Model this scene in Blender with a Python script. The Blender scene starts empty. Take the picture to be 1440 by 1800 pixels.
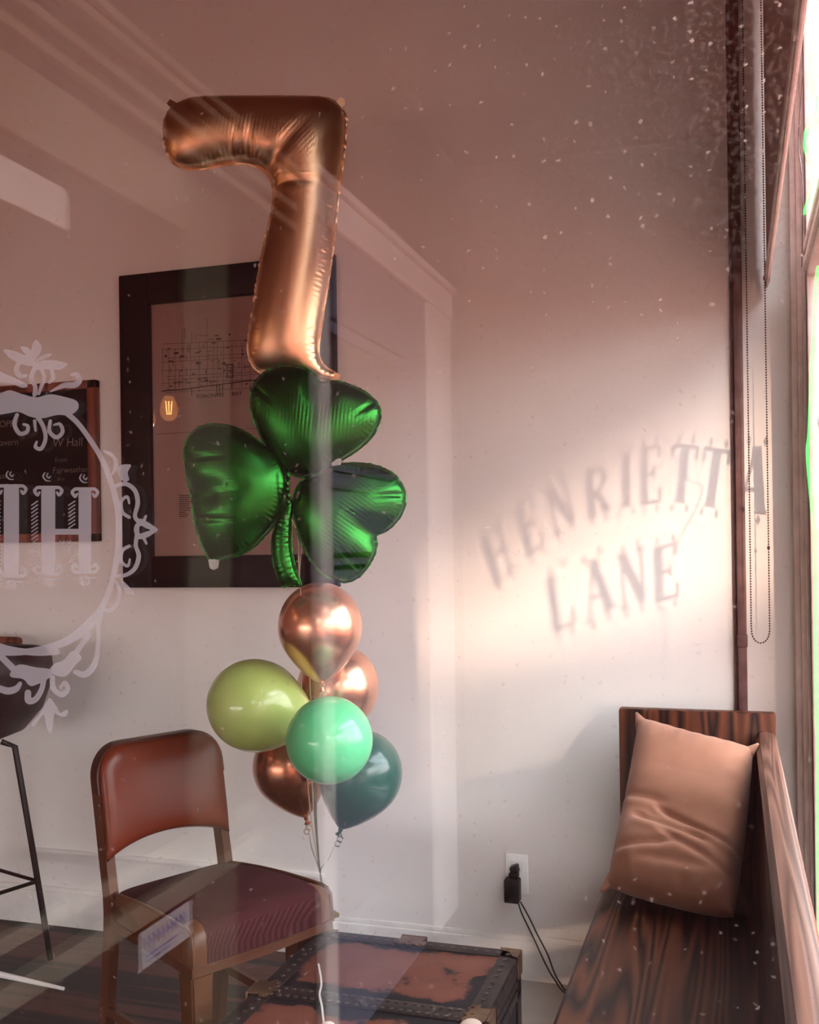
import bpy, bmesh, math, random
import numpy as np
from mathutils import Vector, Matrix
from mathutils.geometry import delaunay_2d_cdt
random.seed(7)
SC = bpy.context.scene
COL = SC.collection
V = Vector
# ------------------------------------------------------------------ camera
F, CX, CY, H = 1800.0, 720.0, 962.0, 1.29
YAW, ROLL = math.radians(17.6), math.radians(0.8)
_r = V((math.cos(YAW), math.sin(YAW), 0)); FW = V((-math.sin(YAW), math.cos(YAW), 0)); ZZ = V((0, 0, 1))
RT = math.cos(ROLL) * _r - math.sin(ROLL) * ZZ
UP = math.cos(ROLL) * ZZ + math.sin(ROLL) * _r
EYE = V((0, 0, H))
cd = bpy.data.cameras.new('camera'); cam = bpy.data.objects.new('camera', cd); COL.objects.link(cam)
cd.sensor_fit = 'HORIZONTAL'; cd.sensor_width = 36; cd.lens = 36 * F / 1440
cd.shift_y = (CY - 900) / 1440; cd.clip_start = 0.02; cd.clip_end = 300
m3 = Matrix((RT, UP, -FW)).transposed()
cam.matrix_world = Matrix.Translation(EYE) @ m3.to_4x4()
SC.camera = cam
# ------------------------------------------------------------------ light
SC.view_settings.view_transform = 'Standard'; SC.view_settings.look = 'None'
SC.view_settings.gamma = 1; SC.view_settings.use_curve_mapping = False
SC.view_settings.exposure = 0.16
SKY, SUN_E = 11.5, 4.2
SUN_DIR = V((-0.6, 1.0, -0.144))
world = bpy.data.worlds.new('sky'); SC.world = world; world.use_nodes = True
wn, wl = world.node_tree.nodes, world.node_tree.links
bgn = wn['Background']
tc = wn.new('ShaderNodeTexCoord'); sx = wn.new('ShaderNodeSeparateXYZ'); cr = wn.new('ShaderNodeValToRGB')
wl.new(tc.outputs['Generated'], sx.inputs[0]); wl.new(sx.outputs['Z'], cr.inputs[0]); wl.new(cr.outputs[0], bgn.inputs[0])
cr.color_ramp.elements[0].position = 0.0; cr.color_ramp.elements[0].color = (0.85, 0.76, 0.72, 1)
cr.color_ramp.elements[1].position = 0.55; cr.color_ramp.elements[1].color = (0.98, 1.02, 1.10, 1)
bgn.inputs[1].default_value = SKY
sl = bpy.data.lights.new('sun', 'SUN'); sl.energy = SUN_E; sl.angle = math.radians(0.85); sl.color = (1.0, 0.68, 0.49)
so = bpy.data.objects.new('sun', sl); COL.objects.link(so)
so.rotation_euler = SUN_DIR.to_track_quat('-Z', 'Y').to_euler(); so.location = (8, -10, 5)
FILL_W = 7.0
# ------------------------------------------------------------------ helpers
def ray(x, y):
    return FW + RT * ((x - CX) / F) - UP * ((y - CY) / F)
def on(ax, v, x, y):
    d = ray(x, y); return EYE + d * ((v - EYE[ax]) / d[ax])
def atY(x, y, Y): return on(1, Y, x, y)
def atX(x, y, X): return on(0, X, x, y)
def atZ(x, y, Z): return on(2, Z, x, y)
def atD(x, y, d): return EYE + ray(x, y) * d
def lin(c):
    return tuple((v / 12.92 if v <= 0.04045 else ((v + 0.055) / 1.055) ** 2.4) for v in c)

def nmat(name):
    m = bpy.data.materials.new(name); m.use_nodes = True
    return m, m.node_tree.nodes, m.node_tree.links
def mat(name, col, rough=0.5, metal=0.0, col2=None, scale=8.0, stretch=(1, 1, 1), bump=0.0, bscale=None, detail=6, lo=0.35, hi=0.65, sheen=0.0, coat=0.0, spec=0.3, distort=0.0):
    m, n, l = nmat(name); b = n['Principled BSDF']
    b.inputs['Roughness'].default_value = rough; b.inputs['Metallic'].default_value = metal
    b.inputs['Specular IOR Level'].default_value = spec
    if sheen: b.inputs['Sheen Weight'].default_value = sheen
    if coat: b.inputs['Coat Weight'].default_value = coat; b.inputs['Coat Roughness'].default_value = 0.06
    t = n.new('ShaderNodeTexCoord'); mp = n.new('ShaderNodeMapping'); mp.inputs['Scale'].default_value = stretch
    l.new(t.outputs['Object'], mp.inputs[0])
    nz = n.new('ShaderNodeTexNoise'); nz.inputs['Scale'].default_value = scale; nz.inputs['Detail'].default_value = detail; nz.inputs['Distortion'].default_value = distort
    l.new(mp.outputs[0], nz.inputs['Vector'])
    c2 = col2 if col2 else tuple(v * 0.93 for v in col)
    r = n.new('ShaderNodeValToRGB'); r.color_ramp.elements[0].position = lo; r.color_ramp.elements[1].position = hi
    r.color_ramp.elements[0].color = (*c2, 1); r.color_ramp.elements[1].color = (*col, 1)
    l.new(nz.outputs[0], r.inputs[0]); l.new(r.outputs[0], b.inputs['Base Color'])
    if bump:
        nb = n.new('ShaderNodeTexNoise'); nb.inputs['Scale'].default_value = bscale or scale; nb.inputs['Detail'].default_value = 4
        l.new(mp.outputs[0], nb.inputs['Vector'])
        bp = n.new('ShaderNodeBump'); bp.inputs['Strength'].default_value = bump; bp.inputs['Distance'].default_value = 0.004
        l.new(nb.outputs[0], bp.inputs['Height']); l.new(bp.outputs[0], b.inputs['Normal'])
    return m
def grain(name, dark, light, axis='Y', scale=14, rough=0.4, across=1.0, contrast=(0.3, 0.72), coat=0.0):
    """wood: stretched noise bent rings along one axis"""
    m, n, l = nmat(name); b = n['Principled BSDF']; b.inputs['Roughness'].default_value = rough; b.inputs['Specular IOR Level'].default_value = 0.2
    if coat: b.inputs['Coat Weight'].default_value = coat; b.inputs['Coat Roughness'].default_value = 0.2
    t = n.new('ShaderNodeTexCoord'); mp = n.new('ShaderNodeMapping')
    s = {'X': (0.12, across, across), 'Y': (across, 0.12, across), 'Z': (across, across, 0.12)}[axis]
    mp.inputs['Scale'].default_value = s; l.new(t.outputs['Object'], mp.inputs[0])
    nz = n.new('ShaderNodeTexNoise'); nz.inputs['Scale'].default_value = 3.0; nz.inputs['Detail'].default_value = 2
    l.new(mp.outputs[0], nz.inputs['Vector'])
    ad = n.new('ShaderNodeMath'); ad.operation = 'MULTIPLY'; ad.inputs[1].default_value = scale; l.new(nz.outputs[0], ad.inputs[0])
    fr = n.new('ShaderNodeMath'); fr.operation = 'PINGPONG'; fr.inputs[1].default_value = 1.0; l.new(ad.outputs[0], fr.inputs[0])
    n2 = n.new('ShaderNodeTexNoise'); n2.inputs['Scale'].default_value = 60; n2.inputs['Detail'].default_value = 6
    l.new(mp.outputs[0], n2.inputs['Vector'])
    mx = n.new('ShaderNodeMix'); mx.inputs[0].default_value = 0.28
    l.new(fr.outputs[0], mx.inputs[2]); l.new(n2.outputs[0], mx.inputs[3])
    r = n.new('ShaderNodeValToRGB'); r.color_ramp.elements[0].position = contrast[0]; r.color_ramp.elements[1].position = contrast[1]
    r.color_ramp.elements[0].color = (*dark, 1); r.color_ramp.elements[1].color = (*light, 1)
    l.new(mx.outputs[0], r.inputs[0]); l.new(r.outputs[0], b.inputs['Base Color'])
    bp = n.new('ShaderNodeBump'); bp.inputs['Strength'].default_value = 0.15; bp.inputs['Distance'].default_value = 0.002
    l.new(mx.outputs[0], bp.inputs['Height']); l.new(bp.outputs[0], b.inputs['Normal'])
    return m
def glass_nodes(n, l, tint=(0.96, 0.97, 0.97)):
    lw = n.new('ShaderNodeLayerWeight'); lw.inputs['Blend'].default_value = 0.5
    pw = n.new('ShaderNodeMath'); pw.operation = 'POWER'; pw.inputs[1].default_value = 5.0; l.new(lw.outputs['Facing'], pw.inputs[0])
    ma = n.new('ShaderNodeMath'); ma.operation = 'MULTIPLY_ADD'; ma.inputs[1].default_value = 0.96; ma.inputs[2].default_value = 0.04
    l.new(pw.outputs[0], ma.inputs[0])
    tr = n.new('ShaderNodeBsdfTransparent'); tr.inputs[0].default_value = (*tint, 1)
    gl = n.new('ShaderNodeBsdfGlossy'); gl.inputs['Roughness'].default_value = 0.0; gl.inputs[0].default_value = (1, 1, 1, 1)
    ms = n.new('ShaderNodeMixShader'); l.new(ma.outputs[0], ms.inputs[0]); l.new(tr.outputs[0], ms.inputs[1]); l.new(gl.outputs[0], ms.inputs[2])
    return ms
def glass(name):
    m, n, l = nmat(name); n.remove(n['Principled BSDF'])
    ms = glass_nodes(n, l); l.new(ms.outputs[0], n['Material Output'].inputs[0]); return m
def dusty_glass(name):
    m, n, l = nmat(name); n.remove(n['Principled BSDF'])
    ms = glass_nodes(n, l)
    t = n.new('ShaderNodeTexCoord')
    vo = n.new('ShaderNodeTexVoronoi'); vo.inputs['Scale'].default_value = 75; vo.inputs['Randomness'].default_value = 1.0
    wob = n.new('ShaderNodeTexNoise'); wob.inputs['Scale'].default_value = 260
    l.new(t.outputs['Object'], wob.inputs['Vector'])
    wmx = n.new('ShaderNodeVectorMath'); wmx.operation = 'MULTIPLY_ADD'; wmx.inputs[1].default_value = (0.006, 0.006, 0.006)
    l.new(wob.outputs['Color'], wmx.inputs[0]); l.new(t.outputs['Object'], wmx.inputs[2])
    vo.voronoi_dimensions = '2D'; sw = n.new('ShaderNodeSeparateXYZ'); cw = n.new('ShaderNodeCombineXYZ')
    l.new(wmx.outputs[0], sw.inputs[0]); l.new(sw.outputs['X'], cw.inputs['X']); l.new(sw.outputs['Z'], cw.inputs['Y']); l.new(cw.outputs[0], vo.inputs['Vector'])
    r1 = n.new('ShaderNodeMapRange'); r1.inputs[1].default_value = 0.05; r1.inputs[2].default_value = 0.13; r1.inputs[3].default_value = 1; r1.inputs[4].default_value = 0
    l.new(vo.outputs['Distance'], r1.inputs[0])
    sep = n.new('ShaderNodeSeparateColor'); l.new(vo.outputs['Color'], sep.inputs[0])
    pick = n.new('ShaderNodeMapRange'); pick.inputs[1].default_value = 0.60; pick.inputs[2].default_value = 1.0; l.new(sep.outputs[0], pick.inputs[0])
    f1 = n.new('ShaderNodeMath'); f1.operation = 'MULTIPLY'; l.new(r1.outputs[0], f1.inputs[0]); l.new(pick.outputs[0], f1.inputs[1])
    # dirt gathers towards the upper outer corner of the pane
    sp = n.new('ShaderNodeSeparateXYZ'); l.new(t.outputs['Object'], sp.inputs[0])
    gx = n.new('ShaderNodeMapRange'); gx.inputs[1].default_value = 0.12; gx.inputs[2].default_value = 0.45; l.new(sp.outputs['X'], gx.inputs[0])
    gz = n.new('ShaderNodeMapRange'); gz.inputs[1].default_value = 1.10; gz.inputs[2].default_value = 1.30; l.new(sp.outputs['Z'], gz.inputs[0])
    g = n.new('ShaderNodeMath'); g.operation = 'MULTIPLY'; l.new(gx.outputs[0], g.inputs[0]); l.new(gz.outputs[0], g.inputs[1])
    sm = n.new('ShaderNodeTexNoise'); sm.inputs['Scale'].default_value = 240; sm.inputs['Detail'].default_value = 3; l.new(t.outputs['Object'], sm.inputs['Vector'])
    r2 = n.new('ShaderNodeMapRange'); r2.inputs[1].default_value = 0.48; r2.inputs[2].default_value = 0.8; l.new(sm.outputs[0], r2.inputs[0])
    f2 = n.new('ShaderNodeMath'); f2.operation = 'MULTIPLY'; l.new(r2.outputs[0], f2.inputs[0]); l.new(g.outputs[0], f2.inputs[1])
    f1g = n.new('ShaderNodeMath'); f1g.operation = 'MULTIPLY_ADD'; f1g.inputs[1].default_value = 0.55; f1g.inputs[2].default_value = 0.16; l.new(g.outputs[0], f1g.inputs[0])
    f1m = n.new('ShaderNodeMath'); f1m.operation = 'MULTIPLY'; l.new(f1.outputs[0], f1m.inputs[0]); l.new(f1g.outputs[0], f1m.inputs[1])
    s = n.new('ShaderNodeMath'); s.operation = 'MULTIPLY_ADD'; s.inputs[1].default_value = 0.14; l.new(f2.outputs[0], s.inputs[0])
    f1s = n.new('ShaderNodeMath'); f1s.operation = 'MULTIPLY'; f1s.inputs[1].default_value = 1.0; l.new(f1m.outputs[0], f1s.inputs[0])
    l.new(f1s.outputs[0], s.inputs[2])
    df = n.new('ShaderNodeBsdfDiffuse'); df.inputs[0].default_value = (0.75, 0.72, 0.68, 1)
    m2 = n.new('ShaderNodeMixShader'); l.new(s.outputs[0], m2.inputs[0]); l.new(ms.outputs[0], m2.inputs[1]); l.new(df.outputs[0], m2.inputs[2])
    l.new(m2.outputs[0], n['Material Output'].inputs[0]); return m
def film(name, col, opacity):
    m, n, l = nmat(name); n.remove(n['Principled BSDF'])
    tr = n.new('ShaderNodeBsdfTransparent'); df = n.new('ShaderNodeBsdfDiffuse'); df.inputs[0].default_value = (*col, 1)
    ms = n.new('ShaderNodeMixShader'); ms.inputs[0].default_value = opacity
    l.new(tr.outputs[0], ms.inputs[1]); l.new(df.outputs[0], ms.inputs[2]); l.new(ms.outputs[0], n['Material Output'].inputs[0]); return m
def glow(name, col, s, clear=False):
    m, n, l = nmat(name); n.remove(n['Principled BSDF'])
    e = n.new('ShaderNodeEmission'); e.inputs[0].default_value = (*col, 1); e.inputs[1].default_value = s
    if clear:                                        # a glass tube: the lit gas adds to what is seen through it
        t = n.new('ShaderNodeBsdfTransparent'); a = n.new('ShaderNodeMixShader'); a.inputs[0].default_value = 0.72; l.new(e.outputs[0], a.inputs[1]); l.new(t.outputs[0], a.inputs[2]); l.new(a.outputs[0], n['Material Output'].inputs[0])
    else: l.new(e.outputs[0], n['Material Output'].inputs[0])
    return m

# --- bmesh shapes (world coordinates)
def BM(): return bmesh.new()
def box(bm, a, b, bev=0.0, seg=2):
    g = bmesh.ops.create_cube(bm, size=1)
    vs = g['verts']
    for v in vs:
        v.co = V([(a[i] + b[i]) / 2 + v.co[i] * (b[i] - a[i]) for i in range(3)])
    if bev:
        es = list({e for v in vs for e in v.link_edges})
        bmesh.ops.bevel(bm, geom=es, offset=bev, segments=seg, affect='EDGES', profile=0.5)
    return bm
def obox(bm, c, ex, ey, ez, bev=0.0, seg=2):
    """oriented box: centre and three half-extent vectors"""
    g = bmesh.ops.create_cube(bm, size=2); vs = g['verts']
    c, ex, ey, ez = map(V, (c, ex, ey, ez))
    for v in vs: v.co = c + ex * v.co.x + ey * v.co.y + ez * v.co.z
    if ex.cross(ey).dot(ez) < 0: bmesh.ops.reverse_faces(bm, faces=list({f for v in vs for f in v.link_faces}))
    if bev:
        es = list({e for v in vs for e in v.link_edges})
        bmesh.ops.bevel(bm, geom=es, offset=bev, segments=seg, affect='EDGES', profile=0.5)
def tube(bm, pts, rad, seg=10, caps=True):
    pts = [V(p) for p in pts]; n = len(pts)
    if not hasattr(rad, '__len__'): rad = [rad] * n
    t = (pts[1] - pts[0]).normalized()
    u = t.orthogonal().normalized(); rings = []
    for i, p in enumerate(pts):
        t2 = (pts[min(i + 1, n - 1)] - pts[max(i - 1, 0)]).normalized()
        u = (u - t2 * u.dot(t2)).normalized(); w = t2.cross(u)
        rings.append([bm.verts.new(p + (u * math.cos(2 * math.pi * k / seg) + w * math.sin(2 * math.pi * k / seg)) * rad[i]) for k in range(seg)])
    for a, b in zip(rings, rings[1:]):
        for k in range(seg): bm.faces.new((a[k], a[(k + 1) % seg], b[(k + 1) % seg], b[k]))
    if caps: bm.faces.new(rings[0][::-1]); bm.faces.new(rings[-1])
def strap(bm, pts, nrm, w, t):
    """flat ribbon of width w, thickness t swept along pts"""
    pts = [V(p) for p in pts]; nrm = V(nrm); rings = []
    for i, p in enumerate(pts):
        tg = (pts[min(i + 1, len(pts) - 1)] - pts[max(i - 1, 0)]).normalized()
        s = tg.cross(nrm).normalized(); k = s.cross(tg).normalized()
        rings.append([bm.verts.new(p + s * (a * w / 2) + k * (b * t / 2)) for a, b in ((-1, -1), (1, -1), (1, 1), (-1, 1))])
    for a, b in zip(rings, rings[1:]):
        for k in range(4): bm.faces.new((a[k], a[(k + 1) % 4], b[(k + 1) % 4], b[k]))
    bm.faces.new(rings[0][::-1]); bm.faces.new(rings[-1])
def lathe(bm, prof, base, axis, seg=40):
    axis = V(axis).normalized(); u = axis.orthogonal().normalized(); w = axis.cross(u); base = V(base); rings = []
    for r, h in prof:
        if r < 1e-5: rings.append([bm.verts.new(base + axis * h)])
        else: rings.append([bm.verts.new(base + axis * h + (u * math.cos(2 * math.pi * k / seg) + w * math.sin(2 * math.pi * k / seg)) * r) for k in range(seg)])
    for a, b in zip(rings, rings[1:]):
        if len(a) == 1 and len(b) == 1: continue
        for k in range(seg):
            k2 = (k + 1) % seg
            if len(a) == 1: bm.faces.new((a[0], b[k2], b[k]))
            elif len(b) == 1: bm.faces.new((a[k], a[k2], b[0]))
            else: bm.faces.new((a[k], a[k2], b[k2], b[k]))
def ball(bm, c, r, sub=2):
    g = bmesh.ops.create_icosphere(bm, subdivisions=sub, radius=1)
    r = r if hasattr(r, '__len__') else (r, r, r)
    for v in g['verts']: v.co = V((c[0] + v.co.x * r[0], c[1] + v.co.y * r[1], c[2] + v.co.z * r[2]))
def prism(bm, poly, ext):
    """closed polygon (world points) extruded by ext"""
    a = [bm.verts.new(V(p)) for p in poly]; b = [bm.verts.new(V(p) + V(ext)) for p in poly]; n = len(a)
    bm.faces.new(a[::-1]); bm.faces.new(b)
    for k in range(n): bm.faces.new((a[k], a[(k + 1) % n], b[(k + 1) % n], b[k]))
def crom(pts, n=8, closed=False):
    out = []; N = len(pts); P = [np.array(p, float) for p in pts]
    rng = range(N) if closed else range(N - 1)
    for i in rng:
        if closed: a, b, c, d = P[(i - 1) % N], P[i], P[(i + 1) % N], P[(i + 2) % N]
        else: a, b, c, d = P[max(i - 1, 0)], P[i], P[i + 1], P[min(i + 2, N - 1)]
        for k in range(n):
            t = k / n
            out.append(0.5 * (2 * b + (c - a) * t + (2 * a - 5 * b + 4 * c - d) * t * t + (3 * b - a - 3 * c + d) * t ** 3))
    if not closed: out.append(P[-1])
    return out
def path(pts, n=8): return [V(p) for p in crom([tuple(p) for p in pts], n)]

def origin_of(o):
    p = V((0, 0, 0))
    while o is not None: p = p + o.location; o = o.parent
    return p
def obj(name, bm, m, parent=None, smooth=40, org=None):
    me = bpy.data.meshes.new(name)
    bmesh.ops.recalc_face_normals(bm, faces=bm.faces)
    if parent is not None: o0 = origin_of(parent)
    elif org is not None: o0 = V(org)
    else:
        xs = [v.co for v in bm.verts]
        o0 = V(((min(c.x for c in xs) + max(c.x for c in xs)) / 2, (min(c.y for c in xs) + max(c.y for c in xs)) / 2, min(c.z for c in xs)))
    for v in bm.verts: v.co -= o0
    bm.to_mesh(me); bm.free()
    ms = m if isinstance(m, (list, tuple)) else [m]
    for q in ms: me.materials.append(q)
    if smooth:
        for p in me.polygons: p.use_smooth = True
        if smooth < 180: me.set_sharp_from_angle(angle=math.radians(smooth))
    o = bpy.data.objects.new(name, me); COL.objects.link(o)
    if parent is not None: o.parent = parent
    else: o.location = o0
    return o
def tag(o, label, cat, group=None, kind=None):
    o['label'] = label; o['category'] = cat
    if group: o['group'] = group
    if kind: o['kind'] = kind
    return o
def thing(name, loc, label, cat, group=None):
    o = bpy.data.objects.new(name, None); COL.objects.link(o); o.location = loc; o.empty_display_size = 0.1
    return tag(o, label, cat, group)
def struct(name, bm, m, label=None, cat=None, smooth=40):
    o = obj(name, bm, m, None, smooth); o['kind'] = 'structure'
    if label: o['label'] = label
    if cat: o['category'] = cat
    return o
def text_mesh(body, size, thick, mapf, bold=0.0):
    """built-in font outline as bmesh, (u,v,w)->world by mapf"""
    c = bpy.data.curves.new('lettering', 'FONT'); c.body = body; c.size = size; c.extrude = thick / 2; c.offset = bold; c.resolution_u = 3
    o = bpy.data.objects.new('lettering', c); COL.objects.link(o)
    bpy.context.view_layer.update()
    me = bpy.data.meshes.new_from_object(o.evaluated_get(bpy.context.evaluated_depsgraph_get()))
    bm = BM(); bm.from_mesh(me)
    bpy.data.objects.remove(o); bpy.data.curves.remove(c); bpy.data.meshes.remove(me)
    for v in bm.verts: v.co = mapf(v.co.x, v.co.y, v.co.z)
    return bm
def merge(bm, other):
    me = bpy.data.meshes.new('tmp'); other.to_mesh(me); other.free(); bm.from_mesh(me); bpy.data.meshes.remove(me)

def sdf_mesh(strokes, x0, x1, y0, y1, st, mapf):
    """union of tapered strokes [(points, widths)] and filled polygons, traced as one flat film"""
    xs = np.arange(x0, x1 + st, st); ys = np.arange(y0, y1 + st, st)
    gx, gy = np.meshgrid(xs, ys); D = np.full(gx.shape, 1e3)
    GX_, GY_, D_ = gx, gy, D
    for pts, ws in strokes:
        pad = 8 + (max(ws) if hasattr(ws, '__len__') else (ws or 0)) / 2
        i0, i1 = np.searchsorted(xs, min(p[0] for p in pts) - pad), np.searchsorted(xs, max(p[0] for p in pts) + pad)
        j0, j1 = np.searchsorted(ys, min(p[1] for p in pts) - pad), np.searchsorted(ys, max(p[1] for p in pts) + pad)
        if i1 <= i0 or j1 <= j0: continue
        gx, gy = GX_[j0:j1, i0:i1], GY_[j0:j1, i0:i1]; D = D_[j0:j1, i0:i1].copy()
        if ws is None:                                # filled polygon
            P = np.array(crom(pts, 5, True)); ins = np.zeros(gx.shape, bool); dm = np.full(gx.shape, 1e3)
            for a, b in zip(P, np.roll(P, -1, 0)):
                c = ((a[1] > gy) != (b[1] > gy)) & (gx < (b[0] - a[0]) * (gy - a[1]) / (b[1] - a[1] + 1e-12) + a[0]); ins ^= c
                ab = b - a; t = np.clip(((gx - a[0]) * ab[0] + (gy - a[1]) * ab[1]) / (ab @ ab + 1e-9), 0, 1)
                dm = np.minimum(dm, np.hypot(gx - a[0] - t * ab[0], gy - a[1] - t * ab[1]))
            D_[j0:j1, i0:i1] = np.minimum(D, np.where(ins, -dm, dm)); continue
        if not hasattr(ws, '__len__'): ws = [ws] * len(pts)
        P = np.array(crom([(*p, w) for p, w in zip(pts, ws)], 6))
        for a, b in zip(P, P[1:]):
            ab = b[:2] - a[:2]; t = np.clip(((gx - a[0]) * ab[0] + (gy - a[1]) * ab[1]) / (ab @ ab + 1e-9), 0, 1)
            D = np.minimum(D, np.hypot(gx - a[0] - t * ab[0], gy - a[1] - t * ab[1]) - (a[2] + t * (b[2] - a[2])) / 2)
        D_[j0:j1, i0:i1] = D
    D = D_
    bm = BM(); cache = {}
    def vert(k, x, y):
        if k not in cache: cache[k] = bm.verts.new(mapf(x, y))
        return cache[k]
    ny, nx = D.shape
    for j in range(ny - 1):
        for i in range(nx - 1):
            q = [(i, j), (i + 1, j), (i + 1, j + 1), (i, j + 1)]; d = [D[b, a] for a, b in q]
            if min(d) >= 0: continue
            poly = []
            for k in range(4):
                (a, b), (a2, b2) = q[k], q[(k + 1) % 4]; da, db = d[k], d[(k + 1) % 4]
                if da < 0: poly.append(vert((a, b), xs[a], ys[b]))
                if (da < 0) != (db < 0):
                    t = da / (da - db); key = (min((a, b), (a2, b2)), max((a, b), (a2, b2)))
                    poly.append(vert(key, xs[a] + t * (xs[a2] - xs[a]), ys[b] + t * (ys[b2] - ys[b])))
            if len(set(poly)) >= 3:
                try: bm.faces.new(poly)
                except ValueError: pass
    return bm

def inflate(poly, mapf, thick, sub=6, step=3.2, creases=(), seam=2.2, pucker=1.0, lam=9.0, power=0.5):
    """foil balloon from a flat outline (px): membrane profile, puckered seam, creases.  mapf(x,y,h_px)->world"""
    B = np.array(crom(poly, sub, True)); L = np.r_[0, np.cumsum(np.hypot(*(np.roll(B, -1, 0) - B).T))]
    n = max(24, int(L[-1] / (step * 1.2))); s = np.linspace(0, L[-1], n, endpoint=False)
    Bc = np.vstack([B, B[:1]]); B = np.c_[np.interp(s, L, Bc[:, 0]), np.interp(s, L, Bc[:, 1])]
    x0, y0 = B.min(0) - 6; x1, y1 = B.max(0) + 6
    def inside(px, py):
        c = np.zeros(px.shape, bool)
        for a, b in zip(B, np.roll(B, -1, 0)):
            c ^= ((a[1] > py) != (b[1] > py)) & (px < (b[0] - a[0]) * (py - a[1]) / (b[1] - a[1] + 1e-12) + a[0])
        return c
    g = 3.0; gx, gy = np.meshgrid(np.arange(x0, x1, g), np.arange(y0, y1, g)); M = inside(gx, gy); ph = np.zeros(gx.shape)
    for _ in range(1800):
        q = np.zeros_like(ph); q[1:-1, 1:-1] = 0.25 * (ph[2:, 1:-1] + ph[:-2, 1:-1] + ph[1:-1, 2:] + ph[1:-1, :-2]) + g * g / 4
        ph = np.where(M, q, 0)
    ix, iy = np.meshgrid(np.arange(x0, x1, step), np.arange(y0, y1, step)); ix = ix + (np.arange(ix.shape[0]) % 2)[:, None] * step / 2
    ix, iy = ix.ravel(), iy.ravel()
    d2 = np.array([np.min(np.hypot(B[:, 0] - a, B[:, 1] - b)) for a, b in zip(ix, iy)])
    k = inside(ix, iy) & (d2 > step * 0.7); I = np.c_[ix[k], iy[k]]
    P = np.vstack([B, I]); N = len(B)
    fx = (P[:, 0] - x0) / g; fy = (P[:, 1] - y0) / g; i0 = np.clip(fx.astype(int), 0, gx.shape[1] - 2); j0 = np.clip(fy.astype(int), 0, gx.shape[0] - 2); u, v = fx - i0, fy - j0
    p = ph[j0, i0] * (1 - u) * (1 - v) + ph[j0, i0 + 1] * u * (1 - v) + ph[j0 + 1, i0] * (1 - u) * v + ph[j0 + 1, i0 + 1] * u * v
    h = np.maximum(p, 0) ** power; h = h / h.max() * thick
    # puckers along the seam
    idx = [int(np.argmin(np.hypot(B[:, 0] - a, B[:, 1] - b))) for a, b in P]; dd = np.hypot(P[:, 0] - B[idx, 0], P[:, 1] - B[idx, 1]); ss = s[idx]
    rr = np.random.RandomState(3); modn = np.interp(ss, np.linspace(0, L[-1], 40), rr.rand(40))
    h = h + pucker * (0.3 + modn) * np.sin(ss * 2 * math.pi / lam + 4 * modn) * np.exp(-((dd - 7) / 9) ** 2)
    for (a, b, dep, wid, rib) in creases:
        a, b = np.array(a, float), np.array(b, float); ab = b - a; ln = np.hypot(*ab)
        t = ((P - a) @ ab) / ln ** 2; tc_ = np.clip(t, 0, 1); q = np.hypot(*(P - a - tc_[:, None] * ab).T); side = ((P - a) @ np.array([-ab[1], ab[0]])) / ln
        fade = np.clip(1.15 - tc_, 0, 1)
        h = h - dep * fade * np.exp(-(q / wid) ** 2)
        if rib: h = h + rib * np.sin(side * 2 * math.pi / 6.5) * np.exp(-((t - 0.75) / 0.35) ** 2) * np.exp(-np.abs(side) / 45) * np.clip(np.abs(side) / 6, 0, 1)
    h[:N] = 0; h[N:] = np.maximum(h[N:], 0.3)
    co, ed, fa, ov, _, _ = delaunay_2d_cdt([V(q) for q in P], [(a, (a + 1) % N) for a in range(N)], [], 0, 1e-4)[:6]
    bm = BM(); bm_f, bm_b = [], []
    for i, c in enumerate(co):
        hh = h[ov[i][0]] if ov[i] else 0.0; edge = ov[i] and ov[i][0] < N
        bm_f.append(bm.verts.new(mapf(c.x, c.y, hh)))
        bm_b.append(bm_f[-1] if edge else bm.verts.new(mapf(c.x, c.y, -hh)))
    cen = np.array([[sum(co[q].x for q in f) / 3, sum(co[q].y for q in f) / 3] for f in fa]); ok = inside(cen[:, 0], cen[:, 1])
    for f, o in zip(fa, ok):
        if not o: continue
        bm.faces.new([bm_f[q] for q in f])
        if not all(ov[q] and ov[q][0] < N for q in f): bm.faces.new([bm_b[q] for q in f][::-1])
    # flat heat-sealed seam round the edge
    c0 = B; nx = np.roll(B, -1, 0) - np.roll(B, 1, 0); nx = np.c_[nx[:, 1], -nx[:, 0]] / np.hypot(*nx.T)[:, None]
    area = 0.5 * np.sum(B[:, 0] * np.roll(B[:, 1], -1) - np.roll(B[:, 0], -1) * B[:, 1]); sg = 1 if area > 0 else -1
    rr = np.random.RandomState(5); wv = rr.rand(N)
    i1 = [bm.verts.new(mapf(*q, 0.4)) for q in B]; i2 = [bm.verts.new(mapf(*q, -0.4)) for q in B]
    o1 = [bm.verts.new(mapf(*(q + sg * t * (seam * (0.7 + 0.6 * w))), 2.4 * (w - 0.5))) for q, t, w in zip(B, nx, wv)]
    for k in range(N):
        k2 = (k + 1) % N
        bm.faces.new((i1[k], i1[k2], o1[k2], o1[k])); bm.faces.new((i2[k], o1[k], o1[k2], i2[k2]))
    for a in (0,): pass
    return bm
def plane_map(cx, cy, d, yaw=0.0):
    """flat balloon plane through pixel (cx,cy) at depth d, upright, facing the window, turned by yaw"""
    c = atD(cx, cy, d); k = d / F; n = (-FW).copy(); n.rotate(Matrix.Rotation(yaw, 3, 'Z')); x = UP.cross(n).normalized()
    return lambda px, py, h=0.0: c + x * ((px - cx) * k / max(0.5, math.cos(yaw))) - UP * ((py - cy) * k) + n * (h * k)
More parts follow.
